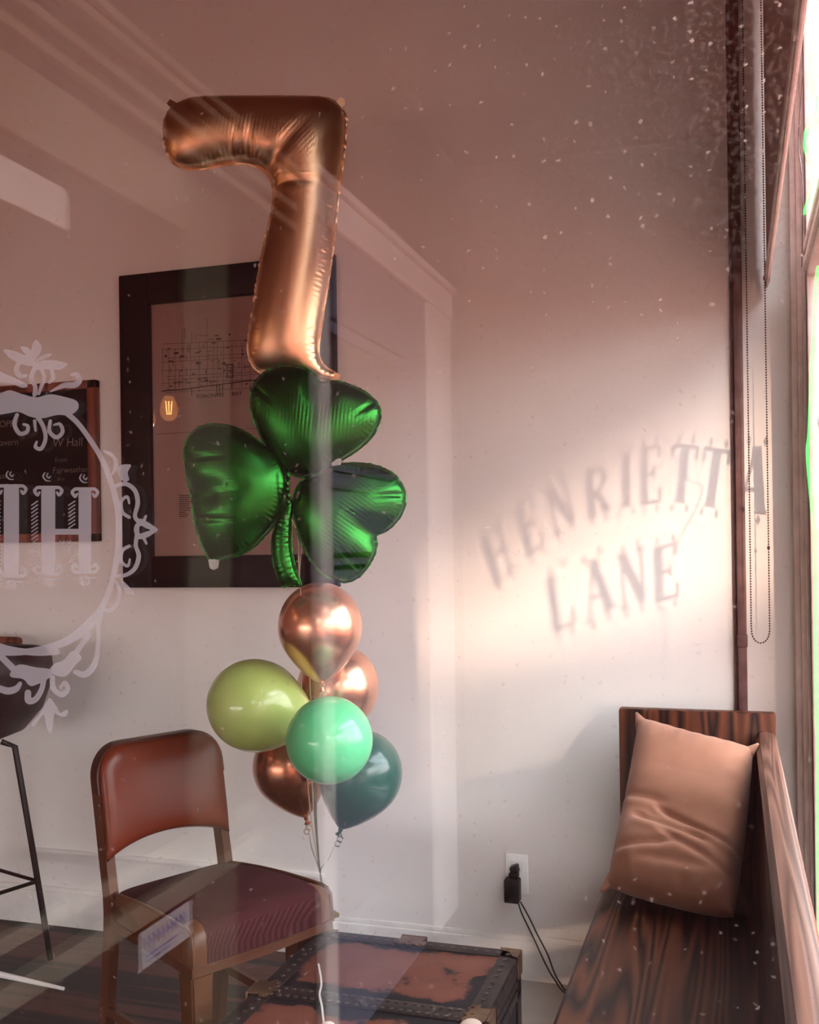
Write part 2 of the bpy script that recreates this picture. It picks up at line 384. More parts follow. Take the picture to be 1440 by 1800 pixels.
# ------------------------------------------------------------------ materials
M = {}
M['wall'] = mat('wall_paint', (0.80, 0.76, 0.735), 0.75, col2=(0.775, 0.73, 0.705), scale=2.5, bump=0.12, bscale=60)
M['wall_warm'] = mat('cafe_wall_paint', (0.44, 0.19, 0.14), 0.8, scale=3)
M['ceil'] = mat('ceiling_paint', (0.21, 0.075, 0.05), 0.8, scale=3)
M['trimwhite'] = mat('white_trim_paint', (0.80, 0.77, 0.74), 0.45, col2=(0.72, 0.68, 0.65), scale=12)
M['trimgrey'] = mat('window_frame_paint', (0.72, 0.60, 0.55), 0.5, col2=(0.60, 0.48, 0.44), scale=20)
M['strip'] = mat('dark_trim_paint', (0.17, 0.090, 0.085), 0.5, col2=(0.12, 0.058, 0.055), scale=30)
M['woodfloor'] = grain('dark_floor_boards', (0.007, 0.003, 0.0025), (0.085, 0.030, 0.020), 'X', 7, 0.38, 4.0)
M['tile'] = mat('pale_floor_tile', (0.52, 0.47, 0.43), 0.35, col2=(0.42, 0.38, 0.34), scale=5)
M['pave'] = mat('brick_paving', (0.24, 0.070, 0.044), 0.8, col2=(0.19, 0.055, 0.035), scale=4)
M['soffit'] = mat('soffit_paint', (0.22, 0.09, 0.07), 0.7)
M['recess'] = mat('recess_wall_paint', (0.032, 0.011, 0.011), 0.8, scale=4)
M['redpanel'] = grain('red_brown_boards', (0.02, 0.004, 0.003), (0.036, 0.009, 0.006), 'Y', 10, 0.8, 3)
M['cream'] = mat('cream_paint', (0.30, 0.26, 0.19), 0.6, scale=6)
M['doorwhite'] = mat('white_door_paint', (0.88, 0.86, 0.86), 0.5, scale=6)
M['doorleaf'] = mat('door_leaf_paint', (0.21, 0.215, 0.31), 0.5, scale=6)
M['doorglass'] = mat('dark_door_pane', (0.16, 0.12, 0.13), 0.3)
M['glass'] = glass('window_glass'); M['dusty'] = dusty_glass('dusty_window_glass'); M['picglass'] = glass('picture_glass')
M['blocker'] = mat('sun_blocker_red', (0.30, 0.13, 0.09), 0.9, scale=3)
M['blind'] = mat('blind_fabric', (0.34, 0.23, 0.22), 0.85, scale=50)
M['metal'] = mat('brushed_metal', (0.45, 0.42, 0.40), 0.3, 1.0)
M['bead'] = mat('dark_bead_metal', (0.085, 0.05, 0.05), 0.35, 0.6)
M['film'] = film('etched_white_film', (0.52, 0.57, 0.64), 0.45)
M['letter'] = mat('sign_paint', (0.30, 0.30, 0.32), 0.5)
M['black'] = mat('black_frame_paint', (0.010, 0.004, 0.005), 0.5, spec=0.15)
M['paper'] = mat('aged_map_paper', (0.40, 0.235, 0.205), 0.8, col2=(0.36, 0.205, 0.18), scale=3)
M['ink'] = mat('map_ink', (0.05, 0.018, 0.02), 0.8)
M['chalkboard'] = mat('chalkboard_slate', (0.010, 0.005, 0.006), 0.7, scale=8, spec=0.15)
M['chalk'] = mat('chalk_marks', (0.22, 0.17, 0.16), 0.9)
M['redwood'] = grain('reddish_wood', (0.10, 0.028, 0.018), (0.22, 0.062, 0.04), 'Z', 10, 0.4, 3)
M['gold'] = mat('gold_foil', (0.76, 0.50, 0.30), 0.33, 1.0, col2=(0.68, 0.43, 0.26), scale=5)
M['green_foil'] = mat('green_foil', (0.022, 0.155, 0.022), 0.30, 1.0, col2=(0.018, 0.13, 0.02), scale=5)
M['silver_foil'] = mat('silver_foil', (0.7, 0.72, 0.66), 0.2, 1.0)
M['rosegold'] = mat('rose_gold_latex', (0.80, 0.42, 0.28), 0.27, 0.85, col2=(0.77, 0.40, 0.26), scale=4, coat=0.3)
M['copper'] = mat('copper_latex', (0.50, 0.21, 0.12), 0.27, 0.85, col2=(0.47, 0.19, 0.11), scale=4, coat=0.3)
M['lime'] = mat('olive_lime_latex', (0.36, 0.46, 0.13), 0.34, scale=4, coat=0.6)
M['mint'] = mat('mint_latex', (0.12, 0.58, 0.26), 0.34, scale=4, coat=0.6)
M['darkgreen'] = mat('dark_green_latex', (0.018, 0.085, 0.060), 0.3, scale=4, coat=0.6)
M['ribbon'] = mat('satin_ribbon', (0.50, 0.40, 0.32), 0.35, 0.5)
M['ribbon_dark'] = mat('dark_ribbon', (0.13, 0.14, 0.13), 0.35, 0.3)
M['vinyl'] = mat('brown_vinyl', (0.14, 0.024, 0.010), 0.32, col2=(0.115, 0.019, 0.008), scale=6, bump=0.05, bscale=150)
M['vinyl_tan'] = mat('tan_vinyl', (0.105, 0.036, 0.016), 0.36, scale=6)
M['chairmetal'] = mat('brown_enamel_metal', (0.10, 0.036, 0.020), 0.4, scale=10)
M['band'] = mat('dark_edge_band', (0.055, 0.018, 0.012), 0.4)
def weave(name, c1, c2):
    m, n, l = nmat(name); b = n['Principled BSDF']; b.inputs['Roughness'].default_value = 0.85; b.inputs['Specular IOR Level'].default_value = 0.12
    t = n.new('ShaderNodeTexCoord'); w = n.new('ShaderNodeTexWave'); w.inputs['Scale'].default_value = 150; w.inputs['Distortion'].default_value = 0.4
    mp = n.new('ShaderNodeMapping'); mp.inputs['Rotation'].default_value = (0, 0, math.radians(20)); l.new(t.outputs['Object'], mp.inputs[0]); l.new(mp.outputs[0], w.inputs['Vector'])
    r = n.new('ShaderNodeValToRGB'); r.color_ramp.elements[0].color = (*c1, 1); r.color_ramp.elements[1].color = (*c2, 1)
    l.new(w.outputs['Fac'], r.inputs[0]); l.new(r.outputs[0], b.inputs['Base Color'])
    bp = n.new('ShaderNodeBump'); bp.inputs['Strength'].default_value = 0.3; bp.inputs['Distance'].default_value = 0.001; l.new(w.outputs['Fac'], bp.inputs['Height']); l.new(bp.outputs[0], b.inputs['Normal'])
    return m
M['seatcloth'] = weave('ribbed_maroon_cloth', (0.034, 0.008, 0.009), (0.066, 0.016, 0.018))
M['stool'] = mat('black_stool_shell', (0.02, 0.008, 0.009), 0.45)
M['stoolleg'] = mat('black_stool_metal', (0.012, 0.006, 0.006), 0.4)
M['oak'] = grain('dark_oak_seat', (0.005, 0.0012, 0.0008), (0.085, 0.025, 0.011), 'Y', 44, 0.42, 2.4, (0.2, 0.8))
M['oak_end'] = grain('dark_oak_end', (0.012, 0.003, 0.002), (0.125, 0.034, 0.014), 'Z', 40, 0.42, 2.0, (0.2, 0.8))
M['oak_rail'] = grain('worn_oak_rail', (0.07, 0.027, 0.018), (0.19, 0.09, 0.062), 'Y', 30, 0.42, 6, (0.2, 0.8))
M['velvet'] = mat('tan_velvet', (0.34, 0.145, 0.088), 0.9, col2=(0.28, 0.118, 0.07), scale=9, sheen=0.15, bump=0.05, bscale=200)
def worn(name):
    m, n, l = nmat(name); b = n['Principled BSDF']; b.inputs['Roughness'].default_value = 0.6; b.inputs['Specular IOR Level'].default_value = 0.2
    t = n.new('ShaderNodeTexCoord'); nz = n.new('ShaderNodeTexNoise'); nz.inputs['Scale'].default_value = 8; nz.inputs['Detail'].default_value = 9; nz.inputs['Roughness'].default_value = 0.65
    l.new(t.outputs['Object'], nz.inputs['Vector'])
    r = n.new('ShaderNodeValToRGB'); e = r.color_ramp.elements; e[0].position = 0.40; e[0].color = (0.010, 0.008, 0.010, 1); e[1].position = 0.47; e[1].color = (0.13, 0.040, 0.026, 1)
    e2 = r.color_ramp.elements.new(0.75); e2.color = (0.17, 0.060, 0.040, 1)
    sp = n.new('ShaderNodeSeparateXYZ'); l.new(t.outputs['Object'], sp.inputs[0])
    # worn panels: the paint has survived in the middle of each of the lid's two halves
    ax = n.new('ShaderNodeMath'); ax.operation = 'ABSOLUTE'; l.new(sp.outputs['X'], ax.inputs[0])
    ex = n.new('ShaderNodeMapRange'); ex.inputs[1].default_value = 0.165; ex.inputs[2].default_value = 0.235; l.new(ax.outputs[0], ex.inputs[0])
    ay = n.new('ShaderNodeMath'); ay.operation = 'ABSOLUTE'; l.new(sp.outputs['Y'], ay.inputs[0])
    sb = n.new('ShaderNodeMath'); sb.operation = 'SUBTRACT'; sb.inputs[1].default_value = 0.178; l.new(ay.outputs[0], sb.inputs[0])
    ab = n.new('ShaderNodeMath'); ab.operation = 'ABSOLUTE'; l.new(sb.outputs[0], ab.inputs[0])
    ey = n.new('ShaderNodeMapRange'); ey.inputs[1].default_value = 0.085; ey.inputs[2].default_value = 0.15; l.new(ab.outputs[0], ey.inputs[0])
    mx = n.new('ShaderNodeMath'); mx.operation = 'MAXIMUM'; l.new(ex.outputs[0], mx.inputs[0]); l.new(ey.outputs[0], mx.inputs[1])
    s2 = n.new('ShaderNodeMath'); s2.operation = 'MULTIPLY_ADD'; s2.inputs[1].default_value = -0.30; l.new(mx.outputs[0], s2.inputs[0])
    a2 = n.new('ShaderNodeMath'); a2.operation = 'ADD'; a2.inputs[1].default_value = 0.06; l.new(nz.outputs[0], a2.inputs[0]); l.new(a2.outputs[0], s2.inputs[2])
    l.new(s2.outputs[0], r.inputs[0]); l.new(r.outputs[0], b.inputs['Base Color'])
    bp = n.new('ShaderNodeBump'); bp.inputs['Strength'].default_value = 0.3; bp.inputs['Distance'].default_value = 0.003; l.new(nz.outputs[0], bp.inputs['Height']); l.new(bp.outputs[0], b.inputs['Normal'])
    return m
M['trunk'] = worn('worn_red_trunk_canvas')
M['trunkblack'] = mat('trunk_black_binding', (0.010, 0.007, 0.008), 0.5, col2=(0.022, 0.012, 0.011), scale=14, bump=0.2, bscale=60)
M['stud'] = mat('trunk_studs', (0.10, 0.085, 0.08), 0.35, 0.8)
M['brass'] = mat('aged_brass', (0.20, 0.12, 0.07), 0.4, 0.75, col2=(0.10, 0.055, 0.035), scale=25)
M['plastic'] = mat('white_plastic', (0.93, 0.92, 0.90), 0.3)
M['blackplastic'] = mat('black_plastic', (0.012, 0.009, 0.010), 0.4)
M['neon'] = glow('green_neon', (0.16, 1.0, 0.22), 2.6, True)
M['neon_hot'] = glow('bright_green_neon', (0.08, 1.0, 0.14), 4.4, True)
M['filament'] = glow('bulb_filament', (1.0, 0.42, 0.12), 40.0)
M['bulb'] = glow('amber_bulb_glass', (1.0, 0.34, 0.09), 6.0, True)
M['blueink'] = mat('blue_ink', (0.05, 0.12, 0.45), 0.6)
M['notice'] = mat('notice_paper', (0.62, 0.62, 0.66), 0.7)
M['pale'] = mat('pale_cream', (0.66, 0.50, 0.42), 0.5)
M['wax'] = mat('gold_green_foil_paper', (0.5, 0.42, 0.12), 0.25, 0.8, col2=(0.05, 0.3, 0.2), scale=40, lo=0.45, hi=0.55)

# ------------------------------------------------------------------ room shell
WY, WX, GX, PY = 3.01, 0.16, 0.21, 0.85          # side wall, front wall (inside), front glass, near pane
RX = -0.98                                       # back of the entrance recess
b = BM(); box(b, (-5, PY + .01, -.06), (-.75, WY, 0)); box(b, (-5, -3, -.06), (RX - .08, PY + .01, 0)); struct('floor', b, M['woodfloor'], 'dark stained wooden floor boards', 'floor')
b = BM(); box(b, (-.749, PY + .01, -.06), (WX + .1, WY, 0)); struct('floor.001', b, M['tile'], 'pale stone tiles beside the bench', 'floor')
b = BM(); box(b, (-5.1, WY, -.06), (WX + .16, WY + .12, 3.6)); struct('wall_back', b, M['wall'], 'off white painted wall catching window light', 'wall')
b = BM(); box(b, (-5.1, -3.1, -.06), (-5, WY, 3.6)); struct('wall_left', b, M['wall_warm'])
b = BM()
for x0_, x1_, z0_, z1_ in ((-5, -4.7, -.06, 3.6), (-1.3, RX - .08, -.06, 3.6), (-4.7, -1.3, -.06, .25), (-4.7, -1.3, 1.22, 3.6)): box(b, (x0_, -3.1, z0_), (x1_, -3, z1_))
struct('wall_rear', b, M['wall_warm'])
b = BM(); box(b, (-4.7, -3.06, .25), (-1.3, -3.05, 1.22)); struct('fill_opening', b, M['glass'], smooth=0)  # added opening, lets in sky light to brighten the lower left wall
b = BM(); box(b, (-12, -12, -.1), (WX, -3.1, -.03)); struct('ground_yard', b, M['pave'])
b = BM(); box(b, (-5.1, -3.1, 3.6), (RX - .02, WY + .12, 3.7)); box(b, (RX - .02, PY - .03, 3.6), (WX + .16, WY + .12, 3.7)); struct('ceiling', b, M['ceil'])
# front wall with the big shop window
WJ, WN = 2.885, 0.93                             # window jambs (far, near)
b = BM()
box(b, (WX + .03, WJ, 0), (WX + .16, WY, 3.6)); box(b, (WX, .86, 0), (WX + .16, WN, 3.6)); box(b, (WX, WN, 2.98), (WX + .16, WJ, 3.6)); box(b, (WX, WN, -.06), (WX + .16, WJ, .06))
struct('wall_front', b, M['trimwhite'])
b = BM()
for x0, x1, y0, y1 in ((WX - .005, WX + .012, 2.965, WY), (WX + .010, WX + .026, 2.945, WY), (WX + .022, WX + .036, 2.915, 2.96), (WX + .030, WX + .056, WJ - .022, 2.93)):
    box(b, (x0, y0, .0), (x1, y1, 3.09), .003)
for z0, z1, x0, x1 in ((1.985, 2.075, .190, .232), (2.000, 2.018, .180, .20), (2.042, 2.060, .180, .20)):
    box(b, (x0, WN, z0), (x1, WJ, z1), .003)
for z0, z1, x0, x1 in ((.055, .085, WX - .03, .23), (2.93, 2.985, .18, .23)): box(b, (x0, WN, z0), (x1, WJ, z1), .003)
win = struct('window_1', b, M['trimgrey'], 'moulded grey brown shop window frame', 'window')
b = BM(); box(b, (GX, WN, .085), (GX + .006, WJ, 1.985)); obj('window_pane', b, M['glass'], win)
b = BM(); box(b, (GX, WN, 2.075), (GX + .006, WJ, 2.94)); obj('window_pane', b, M['glass'], win)
# wall trims
b = BM(); box(b, (0.006, WY - .022, 0.0), (0.030, WY + .001, 3.6), .003); box(b, (-.004, WY - .008, 0), (0.007, WY + .001, 3.6), .002); box(b, (.004, WY - .026, 1.00), (.032, WY, 1.035), .003)
struct('trim_1', b, M['strip'], 'dark brown vertical strip covering the wall joint', 'trim')
b = BM(); box(b, (-5, WY - .016, 0.0), (0.0, WY, .115), .003); box(b, (-5, WY - .010, .112), (0.0, WY, .131), .004); struct('baseboard_back', b, M['trimwhite'], 'white painted baseboard under the wall', 'baseboard')
b = BM(); box(b, (-2.36, WY - .012, .245), (-1.25, WY, .262), .003); struct('trim_2', b, M['wall'])

# near pane the photograph looks through
b = BM(); box(b, (RX, PY, .30), (WX, PY + .006, 2.72))
for f in b.faces: f.material_index = 1 if f.calc_center_median().y < PY + .001 else 0
pane = struct('window_2', b, [M['glass'], M['dusty']], 'clear dusty shop window pane with etched emblem', 'window', smooth=0)
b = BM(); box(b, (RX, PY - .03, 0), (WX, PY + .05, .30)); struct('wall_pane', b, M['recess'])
b = BM(); box(b, (WX - .012, PY - .03, 0), (WX + .16, PY + .05, 3.6)); box(b, (RX, PY - .03, 2.72), (WX, PY + .05, 3.6)); struct('trim_3', b, M['trimgrey'])

# ------------------------------------------------------------------ entrance recess behind the viewer (seen mirrored in the pane)
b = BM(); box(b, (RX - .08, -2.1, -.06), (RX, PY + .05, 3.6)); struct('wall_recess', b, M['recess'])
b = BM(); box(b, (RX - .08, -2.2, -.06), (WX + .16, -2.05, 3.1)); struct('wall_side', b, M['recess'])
b = BM(); box(b, (RX - .08, -2.2, 2.72), (WX + 2.4, PY - .03, 2.80)); struct('ceiling_recess', b, M['soffit'])  # reach beyond the front is added to cut sky light in the recess
b = BM(); box(b, (WX, -9, -.1), (5.0, 9, -.03)); struct('ground_pavement', b, M['pave'])
b = BM(); box(b, (5.0, -60, -.2), (60, 60, -.12)); struct('ground_road', b, M['pave'])
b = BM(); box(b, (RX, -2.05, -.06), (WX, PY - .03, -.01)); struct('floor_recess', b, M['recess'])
# white panelled door in its frame
dx = RX
b = BM()
box(b, (dx, -1.84, 2.10), (dx + .03, -.58, 2.19), .006); box(b, (dx, -1.83, 0), (dx + .024, -1.55, 2.11), .006); box(b, (dx, -.665, 0), (dx + .03, -.585, 2.11), .006)
box(b, (dx, -1.85, 2.19), (dx + .045, -.57, 2.215), .006)
d2 = struct('door_2', b, M['doorwhite'], 'white panelled entrance door mirrored in the glass', 'door')
b = BM(); box(b, (dx, -1.552, 0), (dx + .012, -.66, 2.11), .002)
for z0, z1 in ((1.83, 1.86), (1.87, 1.895), (1.44, 1.475), (1.485, 1.505), (.30, .34)): box(b, (dx + .01, -1.30, z0), (dx + .026, -.66, z1), .004)
for y in (-1.24, -1.02): box(b, (dx + .01, y - .012, 1.50), (dx + .022, y + .012, 1.84), .003)
obj('door_leaf', b, M['doorleaf'], d2)
b = BM(); box(b, (dx + .011, -1.24, 1.505), (dx + .014, -.67, 1.835)); obj('pane_or_sky_patch', b, M['doorglass'], d2)
b = BM(); box(b, (dx + .012, -.97, 1.265), (dx + .020, -.69, 1.279), .002); box(b, (dx + .012, -.97, 1.235), (dx + .020, -.69, 1.247), .002); obj('letter_slot', b, M['blackplastic'], d2)
# cream doorway with red-brown boards
b = BM(); box(b, (dx, .03, 1.875), (dx + .03, .82, 1.985), .006)
for z in (2.03, 2.075, 2.13, 2.16): box(b, (dx, -.5, z), (dx + .02 + .01 * (z > 2.1), .82, z + .018), .004)
box(b, (dx, -.25, .66), (dx + .03, .82, .70), .004); box(b, (dx, -.25, .74), (dx + .022, .82, .765), .004)
d1 = struct('door_1', b, M['cream'], 'cream framed doorway mirrored in the glass', 'door')
b = BM(); box(b, (dx, -.135, 0), (dx + .026, .035, 1.985), .006); obj('door_post', b, mat('dimmed_cream_paint', (0.14, 0.13, 0.09), 0.6), d1)  # cream paint darkened here so its mirrored veil stays faint
b = BM(); box(b, (dx, .035, .77), (dx + .012, .82, 1.875)); obj('door_boards', b, M['redpanel'], d1)
b = BM(); box(b, (dx + .012, .375, 1.78), (dx + .02, .62, 1.842), .002); obj('pane_or_sky_patch', b, M['plastic'], d1)  # white plate stands in for a bright patch of mirrored sky

# ------------------------------------------------------------------ unseen sun blockers added across the street to shape the light patch
b = BM(); prism(b, [(12, -18.62, -.2), (20, -32.02, -.2), (20, -60, -.2), (12, -60, -.2)], (0, 0, 10.2)); struct('sun_blocker_side', b, M['blocker'])  # added sun block, footprint slanted to end the light patch at its left
b = BM()
prism(b, [(12, -16.75, 4.78), (12, -30, 2.34), (12, -30, 9), (12, -16.75, 12)], (.4, 0, 0)); struct('sun_blocker_top', b, M['blocker'])  # added slab, its sloping lower edge shades the wall above the light patch
b = BM()
for k in range(120):
    y = -19 + k * .16; box(b, (7.0, y, -.1), (7.03, y + .085, 2.80))
struct('sun_blocker_slats', b, M['blocker'])  # added slats with gaps, dim the sun on the lower wall
#OBJ
# ------------------------------------------------------------------ picture, chalkboard, wall things
def wallpt(px, py, y): return atY(px, py, y)
# framed map
x0, x1, z0, z1 = -1.955, -1.182, 1.168, 2.213
pt = thing('framed_map', ((x0 + x1) / 2, WY, z0), 'black framed old town map hanging behind the balloons', 'picture')
b = BM(); fw = .112
for a0, a1, c0, c1 in ((x0, x0 + fw, z0, z1), (x1 - fw, x1, z0, z1), (x0 + fw - .001, x1 - fw + .001, z0, z0 + fw - .008), (x0 + fw - .001, x1 - fw + .001, z1 - fw + .008, z1)):
    box(b, (a0, WY - .032, c0), (a1, WY - .001, c1), .004)
obj('picture_frame', b, M['black'], pt)
b = BM(); box(b, (x0 + fw - .01, WY - .012, z0 + fw - .02), (x1 - fw + .01, WY - .008, z1 - fw + .02)); mp_ = obj('map_sheet', b, M['paper'], pt)
b = BM(); yk = WY - .0125
def seg2(p, q, w=.0016, y=yk):
    p = V((p[0], y, p[1])); q = V((q[0], y, q[1])); d = (q - p); n = V((-d.z, 0, d.x)).normalized() * w / 2
    b.faces.new([b.verts.new(t) for t in (p + n, q + n, q - n, p - n)])
def mpx(x, y): p = atY(x, y, yk); return (p.x, p.z)
rnd = random.Random(4)
# street grid of the town
rows = [605, 615, 630, 637, 652, 662, 668, 674, 690]; cols = [286, 297, 308, 321, 335, 350, 364, 375, 382, 393, 408, 425, 440, 455]
for i, y in enumerate(rows):
    xa = 283 + rnd.randint(0, 12); seg2(mpx(xa, y), mpx(462, y - 9 + rnd.randint(-2, 2)), .0013)
for x in cols:
    top = 600 if x > 310 else 612
    if x == 364: top = 560
    if x == 321: top = 578
    seg2(mpx(x, top), mpx(x, 690 - rnd.randint(0, 22)), .0014)
for k in range(52):
    x = rnd.randint(285, 452); y = rnd.randint(585, 682); w = rnd.randint(3, 9)
    if y < 600 and x < 318: continue
    seg2(mpx(x, y), mpx(x + w, y - .5), rnd.choice((.002, .004, .007, .0025)))
for k in range(34):
    x = rnd.randint(287, 455); y = rnd.randint(606, 676); seg2(mpx(x, y), mpx(x, y + rnd.randint(4, 14)), .002)
for k in range(6):
    for sx_ in (398, 408): seg2(mpx(sx_, 642 + k * 3.6), mpx(sx_ + 3, 642 + k * 3.6), .005)
seg2(mpx(398, 641), mpx(411, 641), .004); seg2(mpx(398, 663), mpx(411, 663), .004); seg2(mpx(399, 652), mpx(411, 652), .003)
for q in ((321, 578, 325, 578), (325, 578, 325, 596), (348, 590, 363, 590), (337, 585, 337, 600), (344, 586, 344, 598)): seg2(mpx(*q[:2]), mpx(*q[2:]), .0017)
sh = [(284, 688), (296, 686), (318, 685), (335, 683), (352, 680), (372, 678), (400, 674), (430, 670), (458, 667)]
for p, q in zip(sh, sh[1:]): seg2(mpx(*p), mpx(*q), .0038)
for x, l_ in ((337, 12), (381, 12), (386, 13), (391, 10), (440, 13)): seg2(mpx(x, 682 if x < 360 else 677), mpx(x, 684 + l_), .003)
for j in range(11): seg2(mpx(315, 871 + j * 3.7), mpx(336 - (j % 3) * 2 - (j > 7) * 5, 870.6 + j * 3.7), .0027)
for body, p, q in (('TORONTO', (344, 697), .0165), ('BAY', (407, 692), .0165), ('TOWN', (305, 671), .009), ('A', (329, 671), .009), ('PARK', (368, 669), .009)):
    o = atY(p[0], p[1], yk); merge(b, text_mesh(body, q, 0.0, lambda u, v, w, o=o: V((o.x + u * 1.25, yk - .0003, o.z + v - .006)), .0003))
obj('map_lines', b, M['ink'], mp_, smooth=0)
b = BM(); seg2(mpx(274, 763), mpx(470, 752), .0022); yk2 = yk
obj('fold_line', b, mat('paper_fold', (0.20, 0.11, 0.10), 0.9), mp_, smooth=0)
b = BM(); box(b, (x0 + fw - .005, WY - .019, z0 + fw - .015), (x1 - fw + .005, WY - .0165, z1 - fw + .015)); obj('picture_glass', b, M['picglass'], pt, smooth=0)

# chalkboard
x1, z0, z1 = -2.053, 1.325, 1.873
ck = thing('chalkboard', (-2.45, WY, z0), 'chalkboard menu in a reddish wood frame on the wall', 'chalkboard')
b = BM()
for a0, a1, c0, c1 in ((-2.90, -2.865, z0, z1), (x1 - .035, x1, z0, z1), (-2.90, x1, z0, z0 + .03), (-2.90, x1, z1 - .03, z1)): box(b, (a0, WY - .03, c0), (a1, WY - .001, c1), .004)
obj('board_frame', b, M['redwood'], ck)
b = BM(); box(b, (-2.88, WY - .014, z0 + .02), (x1 - .02, WY - .002, z1 - .02)); bd = obj('board', b, M['chalkboard'], ck)
b = BM()
for body, px, py, s in (('out to', 94, 714, .036), ('w', 116, 735, .034), ('HOPPY', -12, 752, .034), ('cavern', -6, 784, .034), ('W Hall', 92, 786, .042), ('from', 96, 813, .026), ('Fairweather', 92, 832, .030), ('ales', 100, 845, .02), ('Jug of wine', -20, 722, .036), ('n sat', -12, 842, .03), ('+ 4', 108, 910, .03), ('?', 150, 722, .03)):
    o = atY(px, py, WY - .015); merge(b, text_mesh(body, s, 0.0, lambda u, v, w, o=o: V((o.x + u * 1.0 + v * .12, WY - .0148, o.z + v)), -.0006))
obj('chalk_writing', b, M['chalk'], bd, smooth=0)

# outlet with adapter
op = thing('wall_outlet', (-.630, WY, .25), 'white wall outlet plate above the baseboard', 'outlet')
b = BM(); box(b, (-.666, WY - .006, .254), (-.597, WY - .0005, .370), .003); obj('outlet_plate', b, M['plastic'], op)
for zc in (.335, .289):
    b = BM(); box(b, (-.648, WY - .009, zc - .017), (-.615, WY - .005, zc + .017), .004); s_ = obj('socket', b, M['plastic'], op)
    b = BM()
    for dx_ in (-.007, .007): box(b, (-.6315 + dx_ - .001, WY - .0094, zc - .004), (-.6315 + dx_ + .001, WY - .008, zc + .006))
    obj('socket_slot', b, M['blackplastic'], s_)
ad = thing('power_adapter', (-.640, WY - .03, .225), 'black plug adapter in the wall outlet with two cables', 'adapter')
b = BM(); box(b, (-.662, WY - .052, .236), (-.617, WY - .0095, .305), .005); obj('adapter_body', b, M['blackplastic'], ad)
b = BM(); box(b, (-.650, WY - .040, .306), (-.622, WY - .0095, .322), .004); obox(b, (-.633, WY - .028, .332), (.011, 0, .004), (0, .016, 0), (-.003, 0, .011), .003); box(b, (-.646, WY - .02, .300), (-.630, WY - .0095, .312), .003); obj('plug', b, M['blackplastic'], ad)
for pts in ([(910, 1582), (917, 1605), (928, 1628), (941, 1655), (958, 1692), (975, 1722), (1000, 1748)], [(914, 1580), (930, 1612), (946, 1645), (962, 1676), (974, 1708), (985, 1728), (1003, 1744)]):
    w = [atY(x, y, WY - .036 - .022 * (i / 6)) for i, (x, y) in enumerate(pts[:-1])]; w.append(atZ(*pts[-1], .006)); w.append(V((w[-1].x + .12, w[-1].y, .005)))
    w[0].y = WY - .03; w[0].z = .238
    b = BM(); tube(b, path(w, 6), .0024, 8); obj('cable', b, M['blackplastic'], ad)

# pendant bulb in the cafe, mirrored in the picture glass; two more added further back as warm fill
for lx, ly, lz, lab in ((-2.496, 1.784, 1.953, 'glowing filament bulb mirrored in the picture glass'), (-3.4, .5, 2.1, 'added filament bulb for warm fill in the cafe by the side wall'), (-2.2, -.8, 2.1, 'added filament bulb for warm fill in the cafe behind the entrance')):
    c = V((lx, ly, lz)); pl_ = thing('pendant_bulb', c + V((0, 0, -.06)), lab, 'lamp', 'pendant bulbs of the cafe')
    b = BM(); lathe(b, [(0, -.062), (.02, -.058), (.036, -.04), (.042, -.01), (.036, .022), (.022, .05), (.014, .06)], c, (0, 0, 1), 28); obj('bulb_glass', b, M['bulb'], pl_, 180)
    b = BM()
    for k in range(6):
        a = math.pi * k / 3; tube(b, [c + V((math.cos(a) * .010, math.sin(a) * .010, -.03)), c + V((math.cos(a) * .016, math.sin(a) * .016, .03))], .0022, 6)
    obj('filament', b, M['filament'], pl_)
    b = BM(); lathe(b, [(0, .055), (.018, .055), (.019, .1), (.008, .115), (.003, .12), (.003, 3.6 - lz), (0, 3.6 - lz)], c, (0, 0, 1), 16); obj('cord_socket', b, M['bead'], pl_)
    if lx == -2.496: continue
    ld = bpy.data.lights.new('fill_light', 'POINT'); ld.energy = FILL_W; ld.color = (1.0, .60, .36); ld.shadow_soft_size = .03
    lo_ = bpy.data.objects.new('fill_light', ld); COL.objects.link(lo_); lo_.parent = pl_; lo_.location = (0, 0, .02)

# roller blind with bead chain
rb = thing('roller_blind', (.095, 2.05, 2.0), 'half lowered roller blind with a long bead chain beside the window', 'blind')
b = BM(); box(b, (.0945, 1.34, 2.02), (.0955, 2.975, 3.42)); obj('blind_fabric', b, M['blind'], rb)
b = BM(); box(b, (.088, 1.335, 1.998), (.102, 2.978, 2.022), .004); box(b, (.092, 1.335, 1.988), (.098, 2.978, 2.0), .002); obj('bottom_bar', b, M['trimgrey'], rb)
b = BM(); tube(b, [(.095, 1.3, 3.44), (.095, 2.985, 3.44)], .026, 20); box(b, (.06, 2.985, 3.40), (.13, 3.008, 3.48), .004); obj('roller_tube', b, M['metal'], rb)
b = BM(); yc = 2.955
pa = []
for i in range(0, 200): pa.append(V((.0413, yc, 3.43 - i * (2.43 - .05) / 200)))
ca, cz = (.0413 + .0890) / 2, 1.06; ra = .0234
for i in range(1, 12): t = math.pi * i / 12; pa.append(V((ca - ra * math.cos(t), yc, 1.05 - .035 * math.sin(t))))
for i in range(0, 200): pa.append(V((.0890, yc, 1.05 + i * 2.38 / 200)))
run, acc = [pa[0]], 0.0
for p, q in zip(pa, pa[1:]):
    d = (q - p).length
    while acc + d >= .0072:
        t = (.0072 - acc) / d; p = p.lerp(q, t); run.append(p.copy()); d = (q - p).length; acc = 0.0
    acc += d
for p in run: ball(b, p, .0027, 1)
tube(b, pa, .0006, 5)
ball(b, (.0890, yc, 1.275), (.004, .004, .006)); ball(b, (.0890, yc, 2.01), (.0045, .0045, .008))
obj('bead_chain', b, M['bead'], rb)
